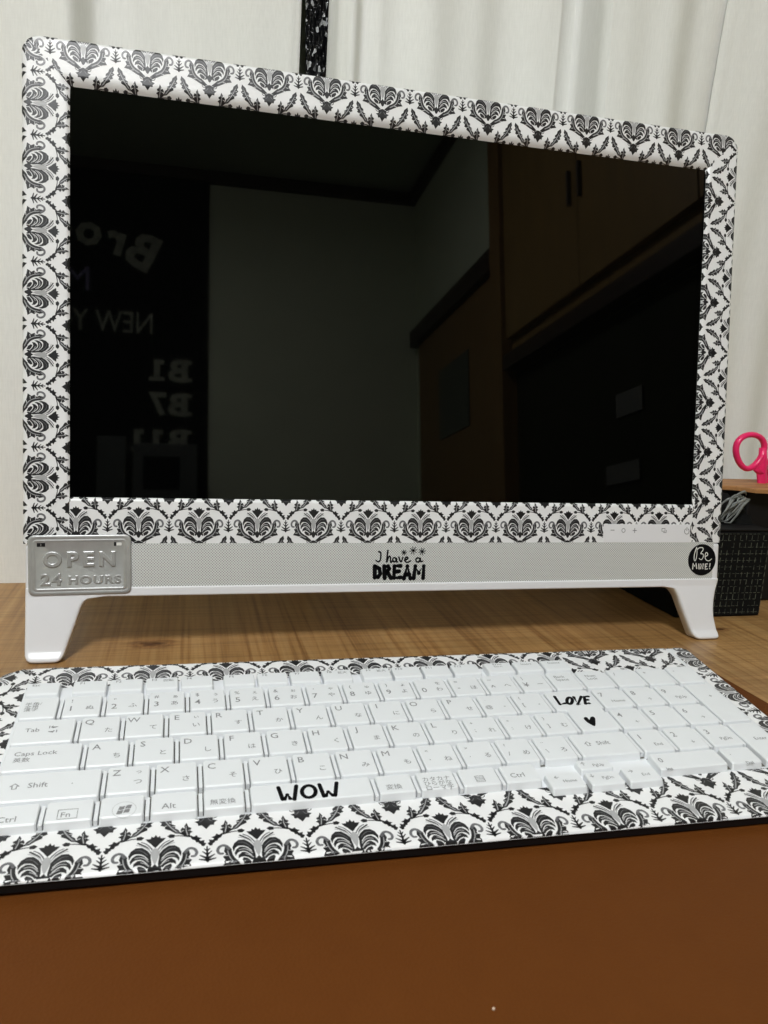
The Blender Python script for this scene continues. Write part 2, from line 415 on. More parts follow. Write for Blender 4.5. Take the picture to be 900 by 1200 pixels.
sh = empty('storage_cabinet', (-0.27, YB + 0.16, ZF), 'low grey storage cabinet mirrored in the lower left of the screen', 'cabinet')
box('cabinet_side', (-0.17, -0.13, 0.0), (-0.075, 0.10, 1.235), 'grey_metal', sh, 0.004, 2)
box('cabinet_body', (-0.055, -0.13, 0.0), (0.16, 0.10, 1.215), 'grey_metal', sh, 0.004, 2)
box('opening_shade', (-0.02, 0.1005, 1.06), (0.10, 0.104, 1.17), 'signblack', sh)  # black slab on the front, painting the shade inside an opening
# door in the right wall
dr_ = empty('room_door', (XR, -2.0, ZF), 'brown wooden door with a small frosted window mirrored in the screen', 'door')
box('door_leaf', (-0.02, -0.40, 0.0), (-0.002, 0.40, 1.66), 'doorwood', dr_)
box('door_frame', (-0.04, -0.46, 1.665), (-0.002, 0.46, 1.73), 'darkwood', dr_)
box('door_frame', (-0.04, 0.405, 0.0), (-0.002, 0.46, 1.66), 'darkwood', dr_)
box('window_pane', (-0.024, -0.15, 1.24), (-0.021, 0.155, 1.49), 'frosted', dr_)
# cupboard on the right wall
cb = empty('wall_cupboard', (XR, -1.0, 0.65), 'brown wooden wall cupboard with two black handles mirrored in the screen', 'cupboard')
box('case', (-0.02, -0.50, 0.002), (-0.002, 0.75, 0.945), 'cabinet', cb)
box('cupboard_door', (-0.04, -0.495, 0.05), (-0.021, -0.0705, 0.94), 'cabinet', cb)
box('cupboard_door', (-0.04, -0.0675, 0.05), (-0.021, 0.36, 0.94), 'cabinet', cb)
box('cupboard_door', (-0.04, 0.366, 0.05), (-0.021, 0.745, 0.94), 'cabinet', cb)
box('bottom_rail', (-0.05, -0.50, -0.04), (-0.002, 0.75, 0.0), 'darkwood', cb)
for yy in (-0.098, -0.048): box('handle', (-0.052, yy - 0.0035, 0.25), (-0.041, yy + 0.0035, 0.335), 'darkwood', cb, 0.002)
box('side_post', (-0.05, -0.58, -1.37), (-0.002, -0.505, 0.945), 'doorwood', cb)
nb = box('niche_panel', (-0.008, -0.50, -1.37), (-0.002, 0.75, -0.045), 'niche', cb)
for (y, z, w, h, lab) in ((-0.96, 0.255, 0.13, 0.042, 'small white note low on the dark niche panel'), (-0.926, 0.40, 0.10, 0.05, 'dim grey note above the white one on the niche panel')):
    nt_ = box('paper_note', (-0.0015, -w / 2, -h / 2), (0.0015, w / 2, h / 2), 'paper'); nt_.location = (XR - 0.012, y, z)
    tag(nt_, lab + ', mirrored in the screen', 'note')

# ------------------------------------------------------------------ desk, mat, curtains
dk = empty('desk', (0, -0.3, ZF), 'brown wooden desk under the computer and keyboard', 'desk')
box('desk_top', (-0.95, -0.48, 0.69), (0.70, 0.468, 0.72), 'wood', dk, 0.002, 2)
for x in (-0.88, 0.62):
    for y in (-0.42, 0.42): box('leg', (x - 0.03, y - 0.03, 0), (x + 0.03, y + 0.03, 0.6895), 'darkwood', dk)
bm_pts = round_poly([(-0.62, -0.70), (0.206, -0.70), (0.1905, -0.047), (-0.62, -0.043)], [0.008] * 4)
mt_ = prism('desk_mat', bm_pts, lambda p: (p[0], p[1], 0.0022), lambda p: (p[0], p[1], 0.0003), 'leather', bevel=0.0008, seg=2)
tag(mt_, 'rust brown leather desk mat lying under the keyboard', 'desk mat')

def curtain(name, x0, x1, ctrl, label, group):
    """a hanging cloth of real thickness; ctrl: (x, depth) control points of its folds"""
    n = int((x1 - x0) / 0.0025); zs = [-0.30 + i * 0.05 for i in range(38)]
    def depth(x):
        for i in range(len(ctrl) - 1):
            (a, p), (c, q) = ctrl[i], ctrl[i + 1]
            if a <= x <= c:
                t = (x - a) / (c - a); t = t * t * (3 - 2 * t); return p + (q - p) * t
        return ctrl[0][1] if x < ctrl[0][0] else ctrl[-1][1]
    V, F = [], []
    for k in range(2):
        for z in zs:
            for i in range(n + 1):
                x = x0 + (x1 - x0) * i / n
                w = 0.0022 * math.sin(x * 61 + z * 2.1) + 0.0016 * math.sin(x * 137 - z * 3 + 1) + 0.0012 * math.sin(z * 9 + x * 14)
                w += 0.011 * math.sin(x * 21 + z * 10 + 0.6) * math.sin(x * 7.0 + 2.0)
                xs = x + (z - 0.42) * 0.012 * math.sin(x * 9)
                V.append((xs, 0.178 - depth(x) + w + k * 0.0012, z))
    m_ = (n + 1) * len(zs)
    for j in range(len(zs) - 1):
        for i in range(n):
            a = j * (n + 1) + i; F.append((a, a + 1, a + n + 2, a + n + 1))
            F.append((m_ + a, m_ + a + n + 1, m_ + a + n + 2, m_ + a + 1))
    for j in range(len(zs) - 1):
        a = j * (n + 1); F.append((a, a + n + 1, m_ + a + n + 1, m_ + a))
        a += n; F.append((a, m_ + a, m_ + a + n + 1, a + n + 1))
    return tag(obj(name, V, F, 'curtain', smooth=True), label, 'curtain', group)
GC = 'white curtains behind the desk'
curtain('curtain', -1.2, -0.0655, [(-1.2, 0), (-1.0, .02), (-.85, 0), (-.7, .022), (-.55, .0), (-.42, .018), (-.31, .012), (-.255, .016), (-.238, .016), (-.222, -.016), (-.17, -.012), (-.10, .004), (-.075, .006), (-.0655, .0)],
        'white curtain left of the black strip', GC)
curtain('curtain', -0.0425, 0.327, [(-.0425, -.012), (-.034, .004), (-.026, .010), (-.015, -.004), (.0, .004), (.04, .012), (.08, .006), (.12, .002), (.15, .010), (.157, .010), (.163, -.045), (.197, -.045), (.2035, .011), (.26, .013), (.30, .006), (.327, .0025)],
        'white curtain with deep folds right of the black strip', GC)
curtain('curtain', 0.318, 0.74, [(.318, .006), (.323, .010), (.335, .013), (.40, .012), (.47, .004), (.55, .018), (.65, .0), (.74, .015)],
        'white curtain edge furthest right, behind the pink scissors', GC)
st = box('glitter_strip', (-0.0115, -0.001, -0.5), (0.0115, 0.001, 0.4), 'glitter'); st.location = (-0.054, 0.186, 0.85)
st.rotation_euler = (0, math.radians(-2.0), 0); st.location.x = -0.062
tag(st, 'narrow shiny black glittery strip hanging between the white curtains', 'strip')

# ------------------------------------------------------------------ damask motif, units of one repeat, origin at the tip of the top blossom
def build_motif():
    k = 427.0
    g = {n: [] for n in ('ink', 'ink_mid', 'ink_pale', 'tape', 'vein')}
    def add(mt, tris, mirror=True):
        for t in tris:
            q = tuple((x / k, -y / k) for x, y in t); g[mt].append(q)
            if mirror: g[mt].append(tuple((-x, y) for x, y in reversed(q)))
    def P(mt, pts): add(mt, poly_tris(pts))
    def Sk(mt, pts, w0, w1=None): add('vein' if mt == 'ink_mid' else mt, stroke_tris(pts, w0, w1, True, True))
    # blossom on top and the pale arcs that leave the stem
    P('ink', [(0, -2), (8, 14), (18, 7), (21, 21), (42, 21), (32, 38), (18, 53), (8, 68), (0, 77)])
    Sk('ink_mid', [(8, 100), (16, 80), (36, 52), (58, 38)], 7, 5)
    Sk('ink', [(22, 92), (36, 68), (72, 42)], 5, 8)
    Sk('ink_pale', [(14, 108), (28, 84), (54, 62), (78, 54)], 7, 4)
    P('ink_pale', [(0, 78), (13, 88), (17, 112), (10, 150), (0, 176)])
    # wings: dark, split by light slivers that fan from the stem
    P('ink', [(17, 114), (32, 90), (54, 70), (80, 70), (99, 88), (108, 114), (104, 138), (95, 116), (84, 106), (76, 112), (92, 126), (100, 146), (97, 164), (88, 148), (78, 140), (70, 146), (84, 160), (86, 180), (74, 172), (64, 172), (70, 188), (58, 204), (40, 212), (26, 214), (15, 200), (13, 170)])
    Sk('ink_mid', [(30, 118), (44, 100), (62, 86), (82, 86)], 3, 3)
    Sk('tape', [(28, 142), (44, 121), (60, 111), (80, 109)], 3, 6)
    Sk('ink_pale', [(26, 154), (40, 137), (58, 127), (80, 130)], 6, 4)
    Sk('tape', [(30, 168), (46, 150), (60, 142), (76, 143)], 3, 6)
    Sk('ink_pale', [(24, 180), (38, 165), (56, 157)], 6, 4)
    Sk('tape', [(30, 196), (46, 181), (64, 173)], 3, 6)
    Sk('tape', [(6, 238), (22, 226), (33, 206), (28, 192)], 4, 3)
    Sk('tape', [(16, 122), (14, 150), (6, 176)], 2, 2)
    P('ink', [(0, 170), (9, 184), (20, 186), (22, 200), (12, 212), (8, 222), (0, 228)])
    # side leaf with hook
    P('ink', [(12, 250), (36, 228), (58, 208), (84, 193), (99, 168), (106, 146), (112, 120), (124, 101), (139, 109), (144, 132), (136, 149), (150, 164), (140, 182), (157, 207), (126, 213), (98, 226), (70, 241), (40, 255)])
    Sk('tape', [(110, 130), (104, 160), (90, 186), (62, 207)], 5, 4)
    Sk('ink_mid', [(56, 228), (92, 206), (118, 176), (128, 130)], 7, 4)
    Sk('ink_pale', [(60, 228), (100, 204), (122, 166), (129, 130)], 5, 3)
    Sk('tape', [(128, 158), (142, 158)], 2, 4)
    Sk('tape', [(120, 190), (138, 192)], 2, 4)
    Sk('tape', [(92, 214), (112, 218)], 2, 4)
    Sk('ink_mid', [(124, 118), (132, 103), (146, 96), (162, 104), (170, 124), (163, 142), (150, 144)], 15, 12)
    Sk('ink', [(138, 96), (156, 99), (168, 114), (166, 136)], 5, 6)
    # base scrolls and hanging flower
    Sk('ink', [(4, 250), (20, 258), (38, 254), (46, 242), (38, 234)], 7, 6)
    Sk('ink', [(8, 258), (28, 268), (46, 264), (52, 252)], 5, 4)
    P('ink', [(0, 246), (14, 262), (30, 260), (30, 278), (50, 285), (36, 297), (34, 313), (19, 311), (0, 337)])
    Sk('ink_mid', [(10, 270), (20, 284), (30, 288)], 4, 2)
    # garland half: stem, clusters, bud, two leaves
    P('ink', [(12, 441), (2, 424), (12, 418), (9, 403), (25, 407), (36, 420), (25, 428), (23, 439)])
    P('ink', [(29, 416), (31, 398), (20, 390), (36, 383), (42, 370), (55, 379), (69, 379), (61, 395), (49, 401), (45, 414)])
    Sk('ink', [(30, 408), (52, 385), (84, 362), (120, 342), (150, 312), (176, 262)], 9, 6)
    Sk('ink', [(72, 376), (110, 366), (140, 364)], 6, 5)
    P('ink', [(134, 356), (152, 351), (166, 362), (155, 375), (136, 374)])
    P('ink', [(72, 374), (69, 354), (58, 346), (69, 338), (63, 322), (76, 314), (84, 287), (94, 306), (91, 322), (103, 315), (111, 331), (106, 345), (117, 349), (96, 366)])
    Sk('ink_pale', [(80, 364), (86, 334), (86, 308)], 5, 3)
    Sk('tape', [(66, 334), (78, 336)], 4, 1)
    Sk('tape', [(104, 338), (94, 334)], 4, 1)
    P('ink', [(109, 355), (118, 329), (134, 316), (131, 299), (148, 289), (148, 267), (164, 254), (170, 233), (197, 210), (203, 236), (194, 252), (205, 264), (190, 279), (196, 293), (176, 303), (177, 316), (153, 329), (132, 349)])
    Sk('ink_mid', [(118, 348), (150, 308), (176, 262), (190, 234)], 8, 3)
    Sk('ink_pale', [(128, 340), (158, 300), (184, 250)], 5, 3)
    Sk('tape', [(152, 284), (162, 278)], 4, 1)
    Sk('tape', [(176, 300), (166, 296)], 4, 1)
    Sk('tape', [(192, 266), (182, 266)], 4, 1)
    Sk('tape', [(134, 304), (146, 306)], 4, 1)
    # small tree in the gap
    def T2(pts, w0, w1): add('ink', stroke_tris([(x + 213.5, y) for x, y in pts], w0, w1, False, True), False); add('ink', stroke_tris([(213.5 - x, y) for x, y in pts], w0, w1, False, True), False)
    add('ink', stroke_tris([(213.5, 94), (213.5, 180)], 6, 12, False, True), False)
    T2([(0, 120), (12, 106)], 9, 4); T2([(0, 142), (19, 122)], 10, 4); T2([(0, 164), (30, 143)], 14, 5); T2([(2, 174), (33, 166)], 12, 6)
    return g
MOTIF = build_motif()
PER = 37.3
def fine(tri, out, lim=1.0):
    e = [math.dist(tri[i], tri[(i + 1) % 3]) for i in range(3)]; i = e.index(max(e))
    if e[i] <= lim: out.append(tri); return
    a, c, d = tri[i], tri[(i + 1) % 3], tri[(i + 2) % 3]; m_ = ((a[0] + c[0]) / 2, (a[1] + c[1]) / 2)
    fine((a, m_, d), out, lim); fine((m_, c, d), out, lim)
def damask(parent, poly, f, org, turn, per=PER, drop=0.82, lifts=(0.04, 0.06, 0.10, 0.085, 0.075), curved=None):
    """print the repeat inside convex polygon poly (mm); org: tip of one top blossom; turn: pattern (x, y) -> sheet (u, v)"""
    E = half_planes(poly); us = [p[0] for p in poly]; vs = [p[1] for p in poly]
    lo, hi = (min(us), min(vs)), (max(us), max(vs)); out = []
    for (mt, lift) in zip(('ink_mid', 'ink', 'ink_pale', 'tape', 'vein'), lifts):
        res = []
        for r in range(-3, 4):
            for k in range(-16, 17):
                dx = (k + 0.5 * (r % 2)) * per; dy = r * drop * per
                c0 = turn(dx, dy - 0.5 * per); cu, cv = c0[0] + org[0], c0[1] + org[1]
                if cu < lo[0] - per or cu > hi[0] + per or cv < lo[1] - per or cv > hi[1] + per: continue
                for t in MOTIF[mt]:
                    q = [turn(x * per + dx, y * per + dy) for x, y in t]; q = [(a + org[0], c + org[1]) for a, c in q]
                    q = clip(q, E)
                    if len(q) > 2:
                        if curved and any(curved(*p) for p in q):
                            for j in range(1, len(q) - 1): fine((q[0], q[j], q[j + 1]), res)
                        else: res.append(tuple(q))
        out.append(('ink_mid' if mt == 'vein' else mt, lift, res))
    return tri_mesh('damask_print', out, f, parent)
UP = lambda x, y: (x, y)
LEFT_IN = lambda x, y: (y, -x)
RIGHT_IN = lambda x, y: (-y, x)
DOWN = lambda x, y: (-x, -y)

# ------------------------------------------------------------------ the computer. Screen frame: u right, v up along the tilted screen, d towards the viewer (mm)
TAU, HZ = 0.1281, 0.1006
ct, sn_ = math.cos(TAU), math.sin(TAU)
def MF(u, v, d=0.0):
    return Vector((u, v * sn_ - d * ct, HZ * 1000 + v * ct + d * sn_)) / 1000.0
pc = empty('desktop_computer', (0, 0, 0), 'white all-in-one computer with black damask tape around its dark screen', 'computer')
OL, OR, OT, OB, CR = -248.6, 247.6, 276.0, -29.0, 11.0
IL, IR, IB, IT = -221.5, 221.5, 0.0, 249.0
def d_outer(u, v):
    dx = min(u - OL, OR - u); dy = OT - v
    if dx < CR and dy < CR: return CR - math.hypot(CR - dx, CR - dy)
    return min(dx, dy)
def bezel_d(u, v, lift=0.0):
    d = 0.0; r = 2.6; o = max(0.0, d_outer(u, v))
    if o < r: d -= r - math.sqrt(max(0.0, r * r - (r - o) ** 2))
    di = max(IL - u, u - IR, IB - v, v - IT)
    top = v > IT - 0.01; c, dep = (6.0, 3.0) if top else (1.7, 1.8)
    if di < c: d -= dep * ((c - max(0.0, di)) / c) ** 2
    return d + lift
def BZ(u, v, lift=0.0): return MF(u, v, bezel_d(u, v, lift))
arc = lambda cx, cy, a0, a1: [(cx + CR * math.cos(math.radians(a0 + (a1 - a0) * i / 5)), cy + CR * math.sin(math.radians(a0 + (a1 - a0) * i / 5))) for i in range(6)]
top_poly = arc(OL + CR, OT - CR, 135, 90) + arc(OR - CR, OT - CR, 90, 45) + [(IR, IT), (IL, IT)]
left_poly = [(IL, OB), (IL, IT)] + arc(OL + CR, OT - CR, 135, 180) + [(OL, OB)]
right_poly = [(IR, IT), (IR, OB), (OR, OB)] + arc(OR - CR, OT - CR, 0, 45)
bot_poly = [(IL, OB), (IR, OB), (IR, IB), (IL, IB)]
def MFoff(u, v, l=0.0): return BZ(u, v, l)
for nm, poly, org, turn, du, dv, lab in (
        ('top', top_poly, (-139.2, 281.4), UP, 7, 1.2, 'damask tape along the top of the screen'),
        ('left', left_poly, (-227.2, 161.1), LEFT_IN, 1.2, 7, 'damask tape down the left of the screen, pattern turned sideways'),
        ('right', right_poly, (237.6, 207.9), RIGHT_IN, 1.2, 7, 'damask tape down the right of the screen, pattern turned sideways'),
        ('bottom', bot_poly, (-180.4, -5.4), UP, 7, 1.2, 'damask tape between screen and speaker grille')):
    t = sheet('tape', poly, MFoff, du, dv, 'tape', pc); t['label'] = lab
    damask(t, poly, MFoff, org, turn, curved=lambda u, v: d_outer(u, v) < 2.8 or max(IL - u, u - IR, IB - v, v - IT) < (6.2 if v > IT - 0.01 else 1.9))
# screen glass
obj('screen', [MF(IL - 1, IB - 1, -2.2), MF(IR + 1, IB - 1, -2.2), MF(IR + 1, IT + 1, -2.9), MF(IL - 1, IT + 1, -2.9)], [(0, 1, 2, 3)], 'screen', pc)
# back shell
shell = round_poly([(OL + 0.4, OB - 1), (OR - 0.4, OB - 1), (OR - 0.4, OT - 0.4), (OL + 0.4, OT - 0.4)], [2, 2, CR, CR])
prism('back_shell', shell, lambda p: MF(p[0], p[1], -5.6), lambda p: MF(p[0] * 0.97, 123 + (p[1] - 123) * 0.96, -38), 'white', pc)
# chin with speaker grille
box('lower_trim', (-206.0, -62.4, -6), (204.0, -56.4, 1.1), 'white', pc, 1.0, 3, xf=lambda c: MF(c.x, c.y, c.z))
box('chin', (-247.2, -61.6, -28), (246.6, -29.2, 0.0), 'white', pc, 2.4, 3, xf=lambda c: MF(c.x, c.y, c.z))
# metre-scale object coordinates drive the grille's perforation
gr = obj('speaker_grille', [MF(-241, -57, 0.35), MF(240.6, -57, 0.35), MF(240.6, -28.4, 0.35), MF(-241, -28.8, 0.35)], [(0, 1, 2, 3)], 'grille', pc)
# buttons
bt = box('button_panel', (146.6, -28.7, 0.05), (219.6, -15.0, 0.5), 'white', pc, 0.15, 1, xf=lambda c: MF(c.x, c.y, c.z))
def symbol(tris): tri_mesh('button_symbol', [('legend', 0.55, tris)], MF, bt)
symbol(stroke_tris([(152.6, -19.5), (155.4, -19.5)], 0.5, smooth=False))
symbol(stroke_tris([(163 + 1.4 * math.cos(i * math.pi / 5), -19.7 + 1.5 * math.sin(i * math.pi / 5)) for i in range(11)], 0.45, smooth=False))
symbol(stroke_tris([(170.8, -19.7), (173.8, -19.7)], 0.55, smooth=False) + stroke_tris([(172.3, -18.1), (172.3, -21.3)], 0.55, smooth=False))
symbol(stroke_tris([(195.2, -18.2), (197.8, -18.2), (197.8, -20.2), (195.2, -20.2), (195.2, -18.2)], 0.5, smooth=False) + stroke_tris([(196.6, -21.2), (198.9, -21.2), (198.9, -19.4)], 0.5, smooth=False))
symbol(stroke_tris([(216.6 + 2.0 * math.cos(math.radians(120 + i * 30)), -20.2 + 2.2 * math.sin(math.radians(120 + i * 30))) for i in range(11)], 0.5, smooth=False) + stroke_tris([(216.6, -17.2), (216.6, -19.8)], 0.5, smooth=False))
# feet
FO, FD = Vector((0, -0.0085, 0.0395)), Vector((0, -0.0095, -0.0395)).normalized()
FN = Vector((1, 0, 0)).cross(FD)            # towards the viewer
if FN.y > 0: FN = -FN
def foot(left, right, lab):
    """left / right: (x, s) edge lines from top to bottom; a plate with rounded rims and a toe that turns out"""
    def at(line, s):
        if s <= line[0][1]: return line[0][0]
        for (x0, s0), (x1, s1) in zip(line[:-1], line[1:]):
            if s0 <= s <= s1: return x0 + (x1 - x0) * (s - s0) / (s1 - s0)
        return line[-1][0]
    ss = [-5.3, -4.9, -4.4, -3, -2, -1, 0, 0.8, 1.6, 3, 5, 7.5, 11, 15, 19, 24, 29, 33, 34.5, 36, 37.5, 38.6, 39.6, 40.4, 40.9]
    prof = [(0, -9.0), (0, -2.2), (0.25, -1.2), (0.8, -0.45), (1.6, -0.08), (2.6, 0)]
    V, F = [], []; nr = 0
    for s in ss:
        xl, xr = at(left, s), at(right, s); toe = 0.0
        if s > 33: toe = min(1.0, (s - 33) / 3) * (s - 33) * 0.34
        rnd_ = 0.0 if s < 38.6 else -(s - 38.6) ** 2 * 0.38
        row = []
        for ins, d in prof: row.append((xl + ins, d))
        for k in range(1, 6): row.append((xl + 2.6 + (xr - xl - 5.2) * k / 6, 0))
        for ins, d in reversed(prof): row.append((xr - ins, d))
        nr = len(row)
        for x, d in row:
            f_ = (0.55 if s > -5.1 else 0.1) + 1.0 * max(0, s) / 41 + (toe + rnd_ if d > -8 else 0)
            q = FO + Vector((x / 1000, 0, 0)) + (FD * (s / 1000) if s > 0 else Vector((0, sn_, ct)) * (-s / 1000)) + FN * ((d + f_) / 1000); q.z = max(q.z, 0.0006); V.append(q)
    for i in range(len(ss) - 1):
        for k in range(nr - 1): F.append((i * nr + k, (i + 1) * nr + k, (i + 1) * nr + k + 1, i * nr + k + 1))
        F.append((i * nr + nr - 1, (i + 1) * nr + nr - 1, (i + 1) * nr, i * nr))
    F.append(tuple(range(nr))); F.append(tuple(range((len(ss) - 1) * nr, len(ss) * nr))[::-1])
    o = obj('foot', V, F, 'white', pc, smooth=True); o['label'] = lab
    bm = bmesh.new(); bm.from_mesh(o.data); bmesh.ops.recalc_face_normals(bm, faces=bm.faces[:]); bm.to_mesh(o.data); bm.free()
foot([(-247.0, -6), (-247.2, 0), (-246.9, 16), (-246.8, 33), (-246.5, 36), (-245.6, 38.4), (-243.8, 40.3), (-241.5, 40.9)],
     [(-196, 0.5), (-204, 0.9), (-208, 1.3), (-210.6, 2.2), (-212.4, 3.6), (-214.2, 6.5), (-218, 18.5), (-223.6, 35.5), (-224.6, 37.8), (-226, 39.6), (-228.5, 40.9)], 'white left foot under the metal plate')
foot([(195, 0.5), (202, 0.9), (205.4, 1.5), (208.0, 3.4), (210.8, 7.6), (214.8, 18.5), (221.8, 36.5), (222.8, 38.4), (224.4, 39.8), (227, 40.9)],
     [(246.4, -6), (246.2, -3.5), (245.4, -0.5), (243.8, 4), (242.2, 11), (241.3, 18), (241.4, 24), (243.0, 32), (244.0, 36.5), (243.9, 38.8), (243, 40), (241.5, 40.9)], 'white right foot beside the black box')
# printed stickers on the grille
WOW=[ [(87.96,74.46),(88.88,82.14),(89.67,82.14),(91.04,79.42),(91.93,82.01),(93.57,82.65),(95.39,74.31)],
[(102.78,78.94),(102.12,80.74),(100.91,81.94),(99.46,82.25),(98.16,81.59),(97.35,80.13),(97.24,78.24),(97.88,76.42),(99.1,75.18),(100.57,74.85),(101.9,75.53),(102.71,77.04),(102.78,78.94)],
[(104.97,74.68),(105.72,82.37),(106.56,82.21),(107.88,79.7),(109.37,82.31),(110.34,82.43),(112.31,74.49)] ]
LOVE=[ [(238.41,19.73),(237.88,27.24),(241.58,26.43)],
[(246.46,24.54),(245.5,26.03),(244.41,27.08),(243.47,27.41),(242.94,26.93),(242.94,25.78),(243.5,24.24),(244.45,22.74),(245.55,21.67),(246.5,21.33),(247.04,21.81),(247.02,22.99),(246.46,24.54)],
[(248.76,21.14),(247.77,27.84),(253.11,21.16)],
[(256.12,21.45),(253.61,21.61),(250.94,28.15),(253.28,27.79)],
[(252.48,24.73),(254.28,24.51)] ]
HEART= [(244.25,40.83),(245.88,39.7),(246.61,40.52),(246.68,42.37),(248.43,40.15),(250.04,39.76),(250.39,41.29),(249.02,44.27),(246.77,47.83),(245.06,45.66),(244.3,43.4)]
DREAM=[ [(-25.87,-44.67),(-25.7,-52.41),(-23.42,-52.2),(-21.91,-49.87),(-22.59,-46.34),(-25.87,-44.67)],
[(-18.71,-52.97),(-19.26,-44.72),(-16.48,-44.75),(-15.59,-46.52),(-16.77,-48.04),(-18.57,-48.49),(-16.99,-48.75),(-14.23,-53.02)],
[(-7.62,-44.59),(-12,-44.79),(-12.17,-52.81),(-7.19,-52.52)],
[(-12.03,-48.56),(-8.51,-48.36)],
[(-4.97,-53.38),(-2.73,-44.87),(-0.43,-53.43)],
[(-4.17,-50.78),(-1.12,-50.58)],
[(2.02,-53.23),(3.04,-44.92),(5.63,-49.7),(9.09,-44.97),(8.81,-53.31)] ]
IHAVE=[ [(-23.34,-34.72),(-21.88,-35.55),(-22.02,-40.01),(-23.42,-41.64),(-25.12,-40.69)],
[(-16.85,-33.93),(-17.63,-42.03),(-16.27,-38.4),(-15.06,-38.29),(-14.73,-42.06),(-13.77,-41.47)],
[(-10.89,-40.32),(-11.03,-41.02),(-11.47,-41.54),(-12.07,-41.72),(-12.68,-41.53),(-13.14,-41.01),(-13.32,-40.3),(-13.17,-39.59),(-12.74,-39.08),(-12.14,-38.89),(-11.52,-39.09),(-11.07,-39.61),(-10.89,-40.32),(-10.68,-38.9),(-10.37,-41.73),(-9.64,-41.74)],
[(-8.98,-38.56),(-7.44,-41.87),(-6.06,-38.58)],
[(-4.79,-40.59),(-2.61,-39.78),(-3.13,-38.48),(-4.45,-39.41),(-4.53,-41.31),(-2.8,-42.15),(-0.37,-41.1)],
[(6.26,-40.55),(6.08,-41.26),(5.55,-41.78),(4.81,-41.97),(4.07,-41.77),(3.52,-41.24),(3.3,-40.53),(3.48,-39.82),(4.01,-39.3),(4.74,-39.12),(5.49,-39.31),(6.04,-39.84),(6.26,-40.55),(6.46,-39.01),(6.78,-41.62),(8.26,-41.4)] ]
ASTER= [(-5.41,-35.39),(1.29,-34),(7.71,-34.74)]
BEMINE=[ [(225.68,-32.4),(224.17,-36.92),(223.84,-40.9),(224.63,-42.72),(225.7,-40.91),(226.16,-36.93),(225.92,-32.94)],
[(226.18,-34.03),(228.19,-32.77),(230.88,-32.77),(231.38,-34.41),(229.44,-37.12),(231.33,-37.5),(231.85,-39.5),(230.3,-41.85),(228.27,-40.93)],
[(233.51,-39.51),(235.54,-38.43),(235.25,-36.79),(233.87,-36.67),(233.39,-39.51),(234.48,-42.06),(237.02,-42.81),(239.12,-41.36)],
[(222.99,-48.87),(223.21,-44.88),(224.62,-46.71),(225.8,-44.72),(226.49,-48.54)],
[(228.19,-45.28),(228.59,-48.92)],
[(230.03,-48.75),(229.86,-45.3),(231.9,-48.77),(232.01,-45.13)],
[(235.55,-45.16),(233.89,-45.33),(234.09,-49.27),(235.87,-48.99)],
[(233.99,-47.15),(235.14,-46.98)],
[(238.05,-45),(237.75,-47.37)],
[(237.86,-48.57),(237.91,-48.87)] ]
dg_ = []
for q in DREAM: dg_ += stroke_tris(q, 3.1, 2.9, smooth=False)
for q in IHAVE: dg_ += stroke_tris(q, 1.2, 1.0)
for (x, y), r in zip(ASTER, (1.9, 2.7, 2.5)):
    for i in range(4):
        a = i * math.pi / 4 + 0.2; dg_ += stroke_tris([(x - r * math.cos(a), y - r * math.sin(a)), (x + r * math.cos(a), y + r * math.sin(a))], 0.55, smooth=False)
tri_mesh('dream_sticker', [('sticker_ink', 0.5, dg_)], MF, pc)['label'] = 'black hand-lettered sticker reading I have a DREAM'
bs = prism('round_sticker', [(230.9 + 12.0 * math.cos(i * math.pi / 24), -42.0 + 12.0 * math.sin(i * math.pi / 24)) for i in range(48)], lambda p: MF(p[0], p[1], 0.62), lambda p: MF(p[0], p[1], 0.37), 'sticker_ink', pc)
bs['label'] = 'round black sticker with white lettering Be MINE!'
bg = []
for i, q in enumerate(BEMINE): bg += stroke_tris(q, 0.75 if i < 3 else 0.95, 0.55 if i < 3 else 0.95, smooth=i < 3)
tri_mesh('lettering', [('sticker_white', 0.7, bg)], MF, bs)

# ------------------------------------------------------------------ embossed tin plate leaning on the lower left corner
PC = (-214.9, -42.0); PR = math.radians(0.7)
tp = empty('tin_plate', MF(*PC, 1.2), 'small grey embossed metal plate reading OPEN 24 HOURS at the lower left', 'sign')
tloc = MF(*PC, 1.2)
def TP(x, y, d):
    c, s = math.cos(PR), math.sin(PR)
    return MF(PC[0] + x * c - y * s, PC[1] + x * s + y * c, 1.2 + d) - tloc
W2, H2 = 30.2, 18.7
prof = [(0.0, 0.0), (0.0, 0.5), (0.4, 0.75), (1.7, 0.82), (2.2, 0.62), (2.6, 0.56), (3.0, 0.72), (3.5, 0.8), (4.0, 0.62), (4.4, 0.45)]
V, F, rings = [], [], []
for ins, d in prof:
    w, h = W2 - ins, H2 - ins; r = max(0.6, 3.6 - ins * 0.55)
    ring = round_poly([(-w, -h), (w, -h), (w, h), (-w, h)], [r] * 4, 6); rings.append(range(len(V), len(V) + len(ring)))
    V += [TP(x, y, d) for x, y in ring]
for a, c in zip(rings[:-1], rings[1:]):
    n = len(a)
    for i in range(n): F.append((a[i], a[(i + 1) % n], c[(i + 1) % n], c[i]))
F.append(tuple(rings[-1])); F.append(tuple(reversed(rings[0])))
obj('plate', V, F, 'tin', tp, smooth=True)
def emboss(body, cx, cy, size, sx, bold):
    V0, F0 = glyphs(body, bold, 0.03, 0.045)
    xs = [v[0] for v in V0]; ys = [v[1] for v in V0]; ox, oy = (min(xs) + max(xs)) / 2, (min(ys) + max(ys)) / 2
    o = obj('embossed_lettering', [TP(cx + (v[0] - ox) * size * sx, cy + (v[1] - oy) * size, 0.42 + v[2] * size * 0.9) for v in V0], F0, 'tin', tp, smooth=False)
    return o
